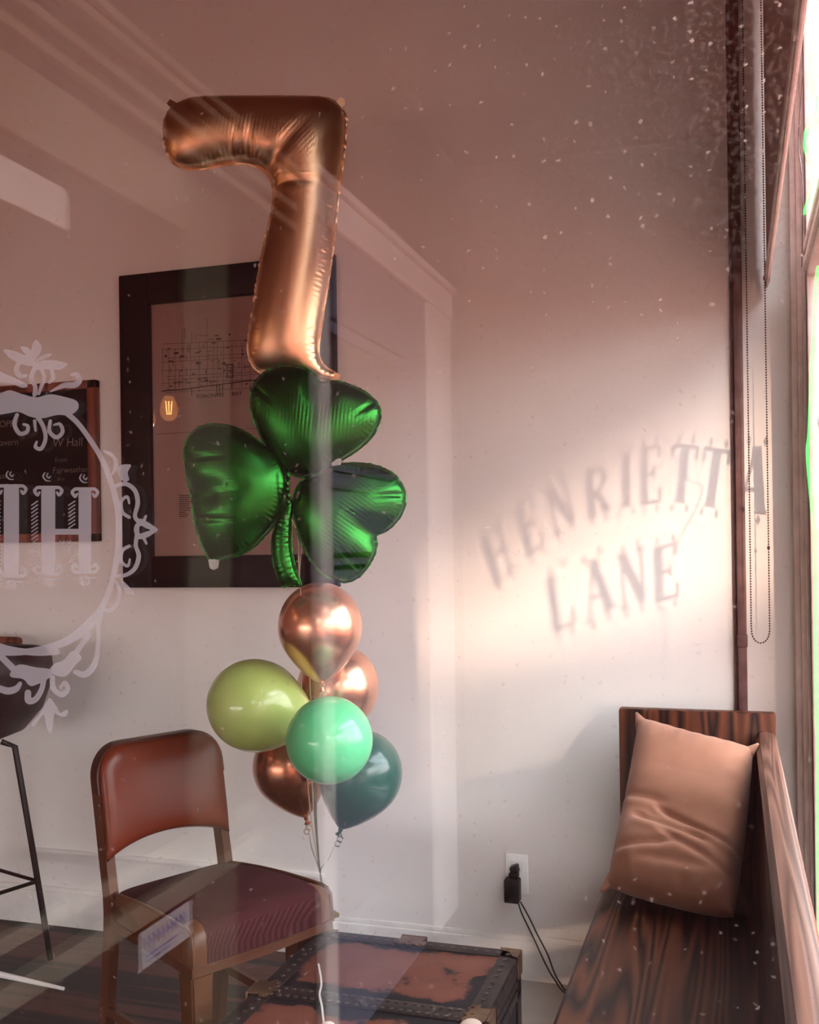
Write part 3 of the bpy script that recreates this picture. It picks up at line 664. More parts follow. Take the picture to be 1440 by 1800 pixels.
b = BM(); prism(b, [(.0885, 2.980, 1.975), (.094, 2.980, 1.975), (.094, 2.980, 2.055), (.0885, 2.980, 2.075)], (0, .006, 0)); obj('cord_guide', b, M['plastic'], rb)

# neon sign tubes hanging in the window
nt = thing('neon_sign', (.17, 2.5, .3), 'green neon tube hanging down the window edge', 'neon sign')
w = [atX(x, y, .168) for x, y in ((1439, 470), (1435, 500), (1431, 580), (1427, 650), (1423, 758), (1420, 800), (1429, 905), (1433, 955), (1434, 1090), (1436, 1260), (1438, 1320), (1438, 1490), (1440, 1600))]
w += [atX(1439, 1695, .160), atX(1430, 1712, .158), atX(1417, 1720, .152)]
b = BM(); tube(b, path(w, 6), .0042, 10); obj('neon_tube', b, M['neon'], nt)
b = BM()
tube(b, path([atX(x, y, .172) for x, y in ((1425, 92), (1427, 140), (1433, 180), (1427, 215), (1417, 235), (1421, 262), (1432, 250), (1437, 210), (1439, 170))], 6), .005, 10)
tube(b, path([atX(x, y, .170) for x, y in ((1421, 230), (1415, 255), (1424, 285), (1432, 300), (1424, 340), (1414, 375))], 6), .004, 10)
obj('neon_letters', b, M['neon_hot'], nt)
b = BM(); tube(b, path([atX(x, y, .160) for x, y in ((1412, 120), (1407, 190), (1404, 250), (1411, 330), (1410, 470))], 5), .0012, 6); obj('neon_wire', b, M['bead'], nt)

# painted sign lettering on the front window (its shadow falls on the wall)
GLY = {  # strokes in a unit box: x0,y0,x1,y1,width
    'H': [(.18, 0, .18, 1, .2), (.82, 0, .82, 1, .09), (.18, .52, .82, .52, .07), (0, .03, .38, .03, .06), (0, .97, .38, .97, .06), (.62, .03, 1, .03, .06), (.62, .97, 1, .97, .06)],
    'E': [(.22, 0, .22, 1, .22), (.05, .03, .92, .03, .06), (.05, .97, .9, .97, .06), (.22, .52, .66, .52, .06), (.9, .03, .9, .26, .08), (.88, .97, .88, .76, .08), (.66, .40, .66, .64, .07)],
    'N': [(.14, 0, .14, 1, .08), (.88, 0, .88, 1, .08), (.16, .98, .86, .02, .2), (0, .03, .3, .03, .06), (-.02, .97, .28, .97, .06), (.72, .97, 1.04, .97, .06)],
    'R': [(.22, 0, .22, 1, .22), (.05, .03, .42, .03, .06), (.05, .97, .6, .97, .06), (.6, .97, .82, .86, .12), (.82, .88, .84, .66, .15), (.84, .68, .56, .5, .1), (.22, .5, .6, .5, .06), (.5, .5, .86, .03, .17), (.72, .03, 1, .03, .06)],
    'I': [(.5, 0, .5, 1, .24), (.25, .03, .75, .03, .06), (.25, .97, .75, .97, .06)],
    'T': [(.5, 0, .5, 1, .22), (.3, .03, .7, .03, .06), (0, .96, 1, .96, .07), (.03, .97, .03, .74, .08), (.97, .97, .97, .74, .08)],
    'A': [(.5, 1, .86, .02, .2), (.48, .98, .12, .02, .07), (.25, .36, .7, .36, .06), (-.04, .03, .28, .03, .06), (.64, .03, 1.06, .03, .06), (.36, .98, .6, .98, .06)],
    'L': [(.22, 0, .22, 1, .22), (.05, .03, .92, .03, .06), (.05, .97, .42, .97, .06), (.9, .03, .9, .3, .09)],
}
def back(px, py):                                  # wall shadow point -> window point along the sun
    p = atY(px, py, WY); k = (GX - .002 - p.x) / .6; return V((GX - .002, p.y - k, p.z + .144 * k))
sg = thing('window_lettering', (GX - .002, 2.1, 1.1), 'painted shop name lettering on the front window', 'sign lettering')
for ch, bt, tp, wd in (('H', (888, 1018), (865, 936), .105), ('E', (943, 971), (922, 885), .095), ('N', (995, 930), (977, 851), .105), ('R', (1053, 907), (1048, 826), .105), ('I', (1101, 893), (1101, 797), .10), ('E', (1144, 887), (1144, 786), .10),
                       ('T', (1195, 884), (1206, 782), .11), ('T', (1247, 892), (1262, 788), .11), ('A', (1318, 903), (1330, 786), .12), ('L', (992, 1104), (979, 1008), .115), ('A', (1055, 1082), (1041, 986), .125), ('N', (1114, 1064), (1108, 968), .115), ('E', (1172, 1054), (1169, 958), .115)):
    B0, T0 = back(*bt), back(*tp); upv = T0 - B0; h = upv.length; upn = upv.normalized(); rt = V((0, upn.z, -upn.y))
    b = BM()
    def gp(u, v): return B0 + rt * ((u - .5) * wd * 1.08) + upv * v
    for q in GLY[ch]:
        p, r2 = gp(q[0], q[1]), gp(q[2], q[3]); d = (r2 - p).normalized(); nn = V((0, d.z, -d.y)) * (q[4] * wd * .84)
        prism(b, [p + nn, r2 + nn, r2 - nn, p - nn], (.001, 0, 0))
    for u, v in ((.22, 1.09), (.22, -.09), (.8, 1.09), (.8, -.09)):
        c = gp(u, v); rr = wd * .085
        prism(b, [c + rt * rr, c + upn * rr * 1.6, c - rt * rr, c - upn * rr * 1.6], (.001, 0, 0))
    obj('letter', b, M['letter'], sg, smooth=0)
# ------------------------------------------------------------------ oak bench with pillow
pw = thing('church_pew', (-.1, 2.2, 0), 'dark oak pew bench along the shop window', 'bench')
b = BM(); box(b, (-.31, 2.862, 0.0), (.098, 2.902, .838), .006); obj('end_panel', b, M['oak_end'], pw)
b = BM()
prism(b, [(-.308, .95, .452), (-.318, .95, .440), (-.318, .95, .425), (-.308, .95, .412), (.075, .95, .395), (.075, .95, .438)], (0, 1.913, 0)); obj('seat', b, M['oak'], pw)
b = BM(); prism(b, [(.032, .95, .436), (.062, .95, .765), (.090, .95, .765), (.066, .95, .30), (.040, .95, .30)], (0, 1.913, 0)); obj('backrest', b, M['oak'], pw)
b = BM(); prism(b, [(.050, .95, .752), (.046, .95, .768), (.056, .95, .786), (.074, .95, .790), (.094, .95, .784), (.100, .95, .768), (.094, .95, .754)], (0, 1.916, 0)); obj('top_rail', b, M['oak_rail'], pw)
b = BM(); box(b, (-.28, .96, 0), (.06, 1.0, .41), .005); obj('support_panel', b, M['oak_end'], pw)
b = BM(); box(b, (-.12, .97, .12), (-.09, 2.87, .20), .004); obj('stretcher', b, M['oak'], pw)

# pillow: four corner points, puffed between them
def pillow():
    TL, TR = atY(1123, 1262, 2.80), atY(1324, 1316, 2.70); BL, BR = atZ(1066, 1558, .487), atZ(1290, 1614, .476)
    n = ((TR - TL).cross(BL - TL)).normalized()
    if n.y > 0: n = -n
    NU, NV = 56, 72; bm = BM(); grid = {}
    rr = random.Random(2)
    folds = [(.615, .30, 1.1, .030, .16), (.69, .12, .85, .022, .10), (.655, .25, .7, .014, .12), (.775, .0, .6, .020, -.16), (.55, -.1, .45, .016, .02), (.74, .35, 1.0, .014, .22), (.86, .2, .9, .010, -.04)]
    for side in (1, -1):
        for j in range(NV + 1):
            for i in range(NU + 1):
                u, v = i / NU, j / NV
                edge = i in (0, NU) or j in (0, NV)
                if side == -1 and edge: grid[-1, i, j] = grid[1, i, j]; continue
                a, c = 2 * u - 1, 2 * v - 1
                # edges pulled inwards between the corners
                pu = u - (.022 if a < 0 else -.02) * (1 - c * c) * a; pv = v - (.022 if c < 0 else -.012) * (1 - a * a) * c
                p = TL.lerp(TR, pu).lerp(BL.lerp(BR, pu), pv)
                t = max(0.0, (1 - a ** 4) * (1 - c ** 4)); h = .078 * t ** .5 * (1 + .35 * max(0, v - .35))
                sag = -.022 * math.exp(-((v - .60) / .10) ** 2) * t
                w = 0.0
                for fv, u0, u1, am, sl in folds:
                    dv = v - fv - sl * (u - .5); win_ = max(0, min(1, (u - u0) * 9)) * max(0, min(1, (u1 - u) * 9)) if True else 1
                    w += -am * .55 * win_ * math.exp(-(dv / .018) ** 2) + am * .32 * win_ * math.exp(-((dv - .04) / .028) ** 2)
                w += .0022 * math.sin(u * 47 + 3 * v) * math.exp(-(v / .12) ** 2) + .0018 * math.sin(v * 60 + 5 * u) * math.exp(-((1 - u) / .12) ** 2) + .0022 * math.sin(u * 40 - 8 * v) * math.exp(-((1 - v) / .14) ** 2)
                hh = (h + (sag + w) * t ** .4) if side == 1 else -h * .8
                q = p + n * (0 if edge else hh)
                grid[side, i, j] = bm.verts.new(q)
    for side in (1, -1):
        for j in range(NV):
            for i in range(NU):
                f = [grid[side, i, j], grid[side, i + 1, j], grid[side, i + 1, j + 1], grid[side, i, j + 1]]
                bm.faces.new(f if side == 1 else f[::-1])
    return bm, (TL, TR, BL, BR), n
b, cs, pn = pillow(); pc = (cs[2] + cs[3]) / 2
pt_ = thing('throw_pillow', pc, 'tan velvet throw pillow leaning in the corner of the pew', 'pillow')
obj('cushion', b, M['velvet'], pt_, smooth=180)
cc = sum(cs, V()) / 4
for k, c in enumerate(cs[:3]):
    d = (c - cc).normalized(); s_ = d.cross(pn).normalized(); b = BM()
    tube(b, [c - d * .034, c - d * .012, c + d * .006, c + d * .020], [.021, .014, .008, .003], 12); obj('corner_tuft', b, M['velvet'], pt_, smooth=180)

# ------------------------------------------------------------------ old trunk
tk = thing('steamer_trunk', (-.735, 1.985, 0), 'old worn red travel trunk with studded black edges on the floor', 'trunk')
tx0, tx1, ty0, ty1, tz = -.985, -.484, 1.635, 2.335, .351
b = BM(); box(b, (tx0 + .004, ty0 + .004, .012), (tx1 - .004, ty1 - .004, .27), .004); obj('trunk_body', b, M['trunk'], tk)
b = BM(); box(b, (tx0 + .003, ty0 + .003, .275), (tx1 - .003, ty1 - .003, tz - .003), .004); obj('trunk_lid', b, M['trunk'], tk)
b = BM(); w_ = .042
for a0, a1, c0, c1 in ((tx0, tx0 + w_, ty0, ty1), (tx1 - w_, tx1, ty0, ty1), (tx0, tx1, ty0, ty0 + w_), (tx0, tx1, ty1 - w_, ty1)): box(b, (a0, c0, tz - .0045), (a1, c1, tz), .0012)
box(b, (tx0, 1.958, tz - .0045), (tx1, 2.012, tz + .0006), .001)
for (a0, a1, c0, c1) in ((tx0, tx0 + .005, ty0, ty1), (tx1 - .005, tx1, ty0, ty1), (tx0, tx1, ty0, ty0 + .005), (tx0, tx1, ty1 - .005, ty1)):
    for z0, z1 in ((tz - .045, tz - .0005), (.285, .30), (.255, .275), (.0, .045)): box(b, (a0, c0, z0), (a1, c1, z1), .0012)
for cx_ in (tx0, tx1 - .04):
    for cy_ in (ty0, ty1 - .005): box(b, (cx_, cy_, 0), (cx_ + .04, cy_ + .005, tz - .001), .001)
for cy_ in (ty0, ty1 - .04):
    for cx_ in (tx0, tx1 - .005): box(b, (cx_, cy_, 0), (cx_ + .005, cy_ + .04, tz - .001), .001)
obj('edge_binding', b, M['trunkblack'], tk)
b = BM()
def stud(x, y, z, ax=2):
    r = [.0062, .0062, .0062]; r[ax] = .0035; ball(b, (x, y, z), r, 1)
n_ = 18
for k in range(n_):
    x = tx0 + .02 + (tx1 - tx0 - .04) * k / (n_ - 1)
    for y in (ty1 - .024, ty0 + .024): stud(x, y, tz)
for k in range(25):
    x = tx0 + .02 + (tx1 - tx0 - .04) * k / 24
    for y in (1.968, 2.002): stud(x, y, tz + .0008)
for k in range(22):
    y = ty0 + .03 + (ty1 - ty0 - .06) * k / 21
    for x in (tx0 + .024, tx1 - .024): stud(x, y, tz)
    if k % 2 == 0:
        for z in (.34, .292, .262): stud(tx1, y, z, 0)
obj('studs', b, M['stud'], tk)
def clasp(x, y, dx_, dy_):
    b = BM(); ln = V((dx_, dy_, 0)); sd = V((-dy_, dx_, 0)); c = V((x, y, tz + .002))
    pl = [(-.012, -.032), (.016, -.028), (.022, -.040), (.038, -.038), (.044, -.022), (.036, -.010), (.046, 0), (.036, .010), (.044, .022), (.038, .038), (.022, .040), (.016, .028), (-.012, .032)]
    prism(b, [c + ln * u + sd * v for u, v in pl], (0, 0, .003)); obox(b, c - ln * .010 + V((0, 0, -.02)), ln * .0035, sd * .032, (0, 0, .024), .002)
    for u, v in ((.034, -.028), (.034, .028), (.028, 0)): ball(b, c + ln * u + sd * v + V((0, 0, .003)), (.005, .005, .003), 1)
    return b
obj('clasp', clasp(tx0, 1.985, 1, 0), M['brass'], tk); obj('clasp', clasp(tx1, 1.985, -1, 0), M['brass'], tk); obj('clasp', clasp(-.745, ty1, 0, -1), M['brass'], tk)
for cx_, cy_, sx_, sy_ in ((tx1, ty1, -1, -1), (tx0, ty1, 1, -1), (tx1, ty0, -1, 1), (tx0, ty0, 1, 1)):
    b = BM(); prism(b, [(cx_ - sx_ * .002, cy_ - sy_ * .002, tz + .0015), (cx_ + sx_ * .048, cy_ - sy_ * .002, tz + .0015), (cx_ + sx_ * .040, cy_ + sy_ * .012, tz + .0015), (cx_ + sx_ * .020, cy_ + sy_ * .020, tz + .0015), (cx_ + sx_ * .012, cy_ + sy_ * .040, tz + .0015), (cx_ - sx_ * .002, cy_ + sy_ * .048, tz + .0015)], (0, 0, .002))
    box(b, (min(cx_ - sx_ * .003, cx_ + sx_ * .045), min(cy_ - sy_ * .003, cy_), tz - .05), (max(cx_ - sx_ * .003, cx_ + sx_ * .045), max(cy_ - sy_ * .003, cy_), tz + .002), .001)
    box(b, (min(cx_ - sx_ * .003, cx_), min(cy_, cy_ + sy_ * .045), tz - .05), (max(cx_ - sx_ * .003, cx_), max(cy_, cy_ + sy_ * .045), tz + .002), .001)
    ball(b, (cx_ + sx_ * .028, cy_ + sy_ * .007, tz + .0035), (.005, .005, .003), 1)
    obj('corner_cap', b, M['brass'], tk)

# pale stones lying on the lid at the lower edge of the view
for px, py, lab, rr in ((576, 1806, 'small pale rounded stone on the trunk lid beside the ribbon end', .015), (828, 1808, 'larger pale rounded stone on the trunk lid near the brass clasp', .024)):
    p = atZ(px, py, tz + rr * .64 + .003); b = BM(); ball(b, p, (rr, rr * 1.2, rr * .62), 3); tag(obj('pale_stone', b, M['pale'], None, 180), lab, 'stone', 'pale stones on the trunk lid')
b = BM(); strap(b, path([atZ(x, y, tz + .004 + .004 * (k % 2)) for k, (x, y) in enumerate(((560, 1694), (564, 1716), (565, 1732), (562, 1748), (566, 1768), (568, 1786), (570, 1803), (571, 1830)))], 6), (0, 0, 1), .004, .0008)
tag(obj('ribbon', b, mat('pale_ribbon', (.62, .56, .52), .4), None), 'thin pale ribbon end trailing across the trunk lid', 'ribbon')

# ------------------------------------------------------------------ vintage chair
Bc, fd, lv = V((-1.386, 2.32, 0)), V((.8926, -.4509, 0)).normalized(), V((.4509, .8926, 0)).normalized()
def W(u, v, z): return Bc + fd * u + lv * v + V((0, 0, z))
ch = thing('vintage_chair', W(.2, 0, 0), 'brown metal and vinyl office chair with a maroon cloth seat', 'chair')
def lean(z): return -.005 - .055 * max(0, (z - .42) / .36) ** 1.2
b = BM(); hw, zt, rc = .176, .795, .07
for sgn in (-1, 1):
    hp = hw - .006; pts = [W(-.055, sgn * hp, .002), W(-.03, sgn * hp, .2), W(-.008, sgn * hp, .40), W(lean(.55) - .010, sgn * hp, .55), W(lean(.72) - .014, sgn * hp, .72)]
    t2 = BM(); strap(t2, path(pts, 5), lv, .036, .024); obj('rear_leg', t2, M['chairmetal'], ch)
arch = [(-hw, .69)] + [(-hw + rc - rc * math.cos(a), zt - rc + rc * math.sin(a)) for a in [math.pi / 2 * k / 8 for k in range(9)]] + [(hw - rc + rc * math.sin(a), zt - rc + rc * math.cos(a)) for a in [math.pi / 2 * k / 8 for k in range(9)]] + [(hw, .69)]
b = BM(); rings = []
bow = lambda v: -.016 * (1 - (v / hw) ** 2)
NP = len(arch)
for k, (v, z) in enumerate(arch):
    a, c = arch[max(k - 1, 0)], arch[min(k + 1, NP - 1)]; tv, tz_ = c[0] - a[0], c[1] - a[1]; ln = math.hypot(tv, tz_); nv, nz_ = -tz_ / ln, tv / ln
    rings.append([b.verts.new(W(lean(z) + bow(v) + du, v + nv * dn, z + nz_ * dn)) for du, dn in ((-.022, -.011), (.010, -.011), (.010, .011), (-.022, .011))])
for a, c in zip(rings, rings[1:]):
    for k in range(4): b.faces.new((a[k], a[(k + 1) % 4], c[(k + 1) % 4], c[k]))
b.faces.new(rings[0]); b.faces.new(rings[-1][::-1])
obj('back_frame', b, M['band'], ch)
b = BM(); NU, NV = 44, 34; gr = {}
for side in (1, -1):
    for j in range(NV + 1):
        for i in range(NU + 1):
            s_, t = 2 * i / NU - 1, j / NV
            edge = i in (0, NU) or j in (0, NV)
            if side == -1 and edge: gr[-1, i, j] = gr[1, i, j]; continue
            hwid = .181
            v = s_ * hwid; ztop = .803 - (.069 * (1 - math.sqrt(max(0, 1 - ((abs(v) - (hwid - .072)) / .072) ** 2))) if abs(v) > hwid - .072 else 0)
            zbot = .535 + .030 * (1 - s_ * s_) - .006 * s_ ** 8
            z = zbot + (ztop - zbot) * t
            prof = max(0, (1 - abs(s_) ** 7)) ** .5 * max(0, (1 - abs(2 * t - 1) ** 7)) ** .5
            u = lean(z) + bow(v) * 1.3 + (.014 + .026 * prof if side == 1 else -.014 * prof + .004)
            if edge: u = lean(z) + bow(v) * 1.3 + .012
            gr[side, i, j] = b.verts.new(W(u, v, z))
for side in (1, -1):
    for j in range(NV):
        for i in range(NU):
            f = [gr[side, i, j], gr[side, i + 1, j], gr[side, i + 1, j + 1], gr[side, i, j + 1]]; b.faces.new(f if side == 1 else f[::-1])
obj('backrest', b, M['vinyl'], ch, smooth=60)
# seat
SD = .385
def wv(u): return .168 + .030 * max(0, min(1, u / SD))
prof = [(.0, .388), (-.003, .42), (.002, .446), (.014, .457)] + [(.014 + .32 * k / 10, .457 + .010 * k / 10 + .006 * math.sin(math.pi * k / 10)) for k in range(1, 11)] + [(.352, .467), (.370, .462), (.382, .450), (.386, .41), (.386, .384)]
b = BM(); NVs = 24; g2 = {}
for i, (u, z) in enumerate(prof):
    for j in range(NVs + 1):
        s_ = 2 * j / NVs - 1; dome = .014 * (1 - s_ ** 4) * math.sin(math.pi * min(1, max(0, u / SD))) ** .7 if z > .44 else 0
        uu = u + (.012 * (1 - s_ ** 4) if u > .32 else 0); rnd_ = -.008 * abs(s_) ** 14 * (z > .41)
        g2[i, j] = b.verts.new(W(uu, s_ * wv(u), z + dome + rnd_))
for i in range(len(prof) - 1):
    for j in range(NVs): b.faces.new((g2[i, j], g2[i, j + 1], g2[i + 1, j + 1], g2[i + 1, j]))
for i in range(len(prof) - 6, len(prof) - 1):
    for j in (0, 1, NVs - 2, NVs - 1):
        f = [f for f in g2[i, j].link_faces if g2[i + 1, j + 1] in f.verts]
        if f: f[0].material_index = 1
seat = obj('seat', b, [M['seatcloth'], M['vinyl_tan']], ch, smooth=60)
for sgn in (-1, 1):
    b = BM(); n0 = len(prof); cen = b.verts.new(W(.19, sgn * (wv(.19) + .010), .415)); ring = [b.verts.new(W(u, sgn * (wv(u) - .001), z - (.006 if z > .41 else 0))) for u, z in prof]
    mid = [b.verts.new(W(.19 + (u - .19) * .94, sgn * (wv(u) + .008), .415 + (z - .006 - .415) * .72)) for u, z in prof]
    for k in range(n0 - 1):
        b.faces.new((ring[k], ring[k + 1], mid[k + 1], mid[k])); b.faces.new((mid[k], mid[k + 1], cen))
    b.faces.new((ring[-1], ring[0], mid[0], mid[-1])); b.faces.new((mid[-1], mid[0], cen))
    obj('seat_side', b, M['vinyl_tan'], seat, smooth=60)
    b = BM(); tube(b, [W(u + (.004 if u > .32 else 0), sgn * (wv(u) + .001), z - (.004 if z > .41 else 0) + .001) for u, z in prof], .0042, 8); obj('piping', b, M['vinyl_tan'], seat)
b = BM(); o_, i_ = [(-.004, -.171), (SD + .004, -.202), (SD + .016, 0), (SD + .004, .202), (-.004, .171)], None
prism(b, [W(u, v, .362) for u, v in o_], (0, 0, .022)); prism(b, [W(u + (.004 if u > 0 else -.002), v * 1.012, .380) for u, v in o_], (0, 0, .005)); obj('seat_frame', b, M['chairmetal'], ch)
for sgn in (-1, 1):
    b = BM(); c0 = W(SD - .022, -.176, .365) if sgn < 0 else W(SD - .062, .150, .365); c1 = W(SD - .005, -.180, .002) if sgn < 0 else W(SD - .060, .152, .002)
    for ring_, (c, h) in ((0, (c0, .025)), (1, (c1, .015))): pass
    q0 = [c0 + fd * a * .028 + lv * c * .028 for a, c in ((-1, -1), (1, -1), (1, 1), (-1, 1))]; q1 = [c1 + fd * a * .021 + lv * c * .021 for a, c in ((-1, -1), (1, -1), (1, 1), (-1, 1))]
    v0 = [b.verts.new(p) for p in q0]; v1 = [b.verts.new(p) for p in q1]
    b.faces.new(v0); b.faces.new(v1[::-1])
    for k in range(4): b.faces.new((v0[k], v0[(k + 1) % 4], v1[(k + 1) % 4], v1[k]))
    bmesh.ops.bevel(b, geom=list(b.edges), offset=.005, segments=2, affect='EDGES'); obj('front_leg', b, M['vinyl_tan'], ch)
for sgn in (-1, 1):
    b = BM(); strap(b, [W(-.035, sgn * .176, .16), W(SD - .012, -.178, .16) if sgn < 0 else W(SD - .062, .152, .16)], lv, .022, .012); obj('stretcher', b, M['chairmetal'], ch)

# ------------------------------------------------------------------ bar stool
sc_ = V((-2.31, 2.62, 0))
stl = thing('bar_stool', sc_, 'black moulded bar stool with slim metal legs by the wall', 'stool')
b = BM(); pr = [(.0, .695), (.10, .70), (.19, .735), (.245, .80), (.268, .87), (.276, .93), (.272, .962), (.258, .984), (.250, .980), (.262, .95), (.258, .88), (.235, .81), (.18, .75), (.09, .716), (.0, .712)]
lathe(b, pr, sc_, (0, 0, 1), 48); obj('seat_shell', b, M['stool'], stl)
ft = [V((.23, .12, 0)), V((-.12, .23, 0)), V((-.23, -.12, 0)), V((.12, -.23, 0))]; tp = [V((q.x * .62, q.y * .62, .70)) for q in ft]
for f_, t_ in zip(ft, tp):
    b = BM(); tube(b, [sc_ + f_ + V((0, 0, .002)), sc_ + f_.lerp(t_, .5), sc_ + t_ + V((0, 0, -.02)), sc_ + t_ * .75 + V((0, 0, .172))], [.0095] * 4, 12); obj('leg', b, M['stoolleg'], stl)
b = BM()
for k in range(4): tube(b, [sc_ + ft[k].lerp(tp[k], .36), sc_ + ft[(k + 1) % 4].lerp(tp[(k + 1) % 4], .36)], .006, 10)
obj('footrest', b, M['stoolleg'], stl)

# ------------------------------------------------------------------ foil balloons
PD = 2.66
m7 = plane_map(500, 420, PD, .0)
O7 = [(312, 184), (335, 175), (370, 172), (450, 171), (530, 171), (566, 172), (588, 179), (602, 192), (608, 214), (605, 264), (600, 305), (594, 350), (587, 420), (580, 470), (574, 510), (566, 560), (560, 605), (562, 632), (574, 648), (590, 657), (584, 668), (568, 667), (535, 664), (490, 660), (455, 652), (440, 632), (437, 612), (439, 580), (444, 552), (459, 457), (470, 410), (479, 368), (482, 340), (475, 314), (459, 297), (434, 287), (400, 288), (363, 295), (331, 297), (307, 287), (294, 265), (289, 230), (292, 206), (300, 192)]
mid7 = lambda x, y, h=0.0: m7(x, y, h)
wsite = atY(576, 1606, 2.53)
gat = atY(563, 1535, 2.47)
sv = thing('number_seven_balloon', m7(520, 660), 'gold foil balloon shaped as the number seven above the shamrock', 'balloon')
cr7 = [((470, 308), (545, 225), 6, 12, 0.9), ((440, 288), (452, 215), 4, 7, 0.7), ((410, 290), (422, 235), 3, 5, 0.6), ((481, 335), (560, 330), 3, 7, 0.8), ((606, 230), (560, 300), 2.5, 10, 0)]
obj('foil_body', inflate(O7, mid7, 52, sub=5, step=3.0, creases=cr7, seam=3.0, pucker=1.3, lam=8.0, power=.5), M['gold'], sv, smooth=75)
for q, ang in (((306, 186), 140), ((597, 184), 55), ((585, 662), -10)):
    b = BM(); a = math.radians(ang); d = (math.cos(a), -math.sin(a)); n = (-d[1], d[0])
    prism(b, [m7(q[0] + d[0] * u + n[0] * w_, q[1] + d[1] * u + n[1] * w_, h_) for u, w_, h_ in ((-4, -6, 1), (6, -7, 3), (13, -5, -2), (12, 4, 2), (5, 7, -3), (-4, 6, 1))], -FW * .0012); obj('tab', b, M['gold'], sv)
def ribbon(parent, pts, m=M['ribbon'], w_=.0030):
    b = BM(); strap(b, path(pts, 8), -FW, w_, .0007); return obj('ribbon', b, m, parent)
ribbon(sv, [m7(586, 664), atD(560, 760, 2.72), atD(545, 900, 2.74), atD(527, 1000, 2.74), atD(530, 1200, 2.74), atD(545, 1420, 2.68), gat, wsite])
PS = 2.52
ms_ = plane_map(520, 835, PS)
sk = thing('shamrock_balloon', ms_(515, 1025), 'green foil shamrock balloon below the gold seven', 'balloon')
Z4 = lambda L: [(200 + x / 2.4, 420 + y / 2.4) for x, y in L]
leafT = Z4([(640, 870), (590, 765), (575, 685), (590, 610), (640, 558), (700, 535), (762, 533), (830, 558), (874, 602), (905, 598), (970, 605), (1050, 638), (1110, 690), (1125, 742), (1100, 815), (1040, 880), (960, 932), (880, 975), (800, 1003), (735, 985), (690, 940)])
leafL = Z4([(620, 860), (540, 808), (450, 783), (370, 790), (320, 830), (300, 890), (305, 965), (322, 1055), (331, 1110), (340, 1190), (368, 1280), (398, 1342), (425, 1368), (455, 1350), (520, 1335), (590, 1300), (650, 1240), (700, 1165), (730, 1080), (728, 990), (690, 915)])
leafR = Z4([(860, 1000), (900, 965), (960, 950), (1050, 948), (1130, 965), (1190, 1002), (1225, 1060), (1230, 1115), (1202, 1180), (1155, 1228), (1106, 1252), (1110, 1290), (1092, 1350), (1040, 1420), (980, 1447), (920, 1430), (860, 1392), (800, 1300), (768, 1200), (758, 1100), (790, 1025)])
stemP = Z4([(738, 1105), (695, 1180), (668, 1270), (676, 1370), (700, 1440), (715, 1467), (755, 1458), (792, 1462), (768, 1385), (752, 1300), (752, 1200), (760, 1120)])
zz = lambda x, y: (200 + x / 2.4, 420 + y / 2.4)
mt = lambda dz: (lambda x, y, h=0.0: ms_(x, y, h + dz))
obj('leaf', inflate(leafT, mt(-6), 44, step=3.0, creases=[(zz(872, 604), zz(855, 800), 15, 20, 2.4), (zz(590, 620), zz(680, 700), 3, 5, .8), (zz(1100, 690), zz(1010, 760), 3, 5, .9)]), M['green_foil'], sk, smooth=75)
obj('leaf', inflate(leafL, mt(0), 46, step=3.0, creases=[(zz(326, 1080), zz(545, 1055), 15, 22, 1.3), (zz(305, 930), zz(470, 925), 5, 5, 1.0), (zz(340, 1185), zz(510, 1185), 5, 5, 1.0)]), M['green_foil'], sk, smooth=75)
obj('leaf', inflate(leafR, mt(2), 42, step=3.0, creases=[(zz(1106, 1252), zz(960, 1150), 15, 20, 2.4), (zz(1215, 1080), zz(1090, 1090), 4, 5, .9), (zz(1050, 1410), zz(960, 1310), 4, 5, .9)]), M['green_foil'], sk, smooth=75)
obj('stem', inflate(stemP, mt(4), 15, step=2.4, seam=1.6, pucker=.8), M['green_foil'], sk, smooth=75)
for q in ((423, 1372), (938, 948)):
    x, y = zz(*q); b = BM(); prism(b, [ms_(x + a, y + c, h_) for a, c, h_ in ((-9, -8, 4), (2, -10, 8), (10, -7, 3), (9, 6, 6), (2, 10, 10), (-6, 7, 5))], -FW * .003); obj('foil_tab', b, M['silver_foil'], sk)
b = BM(); tube(b, path([ms_(*zz(x, y), h_) for x, y, h_ in ((738, 980, 30), (745, 1010, 34), (740, 1050, 32), (746, 1090, 28), (742, 1120, 22))], 5), [.004 + .003 * (k % 3 == 0) for k in range(21)], 8); obj('filling_neck', b, M['green_foil'], sk)
ribbon(sk, [ms_(*zz(750, 1180), 6), ms_(*zz(778, 1260), 0), ms_(*zz(785, 1460), -2), atD(545, 1200, 2.72), atD(550, 1400, 2.68), gat, wsite])

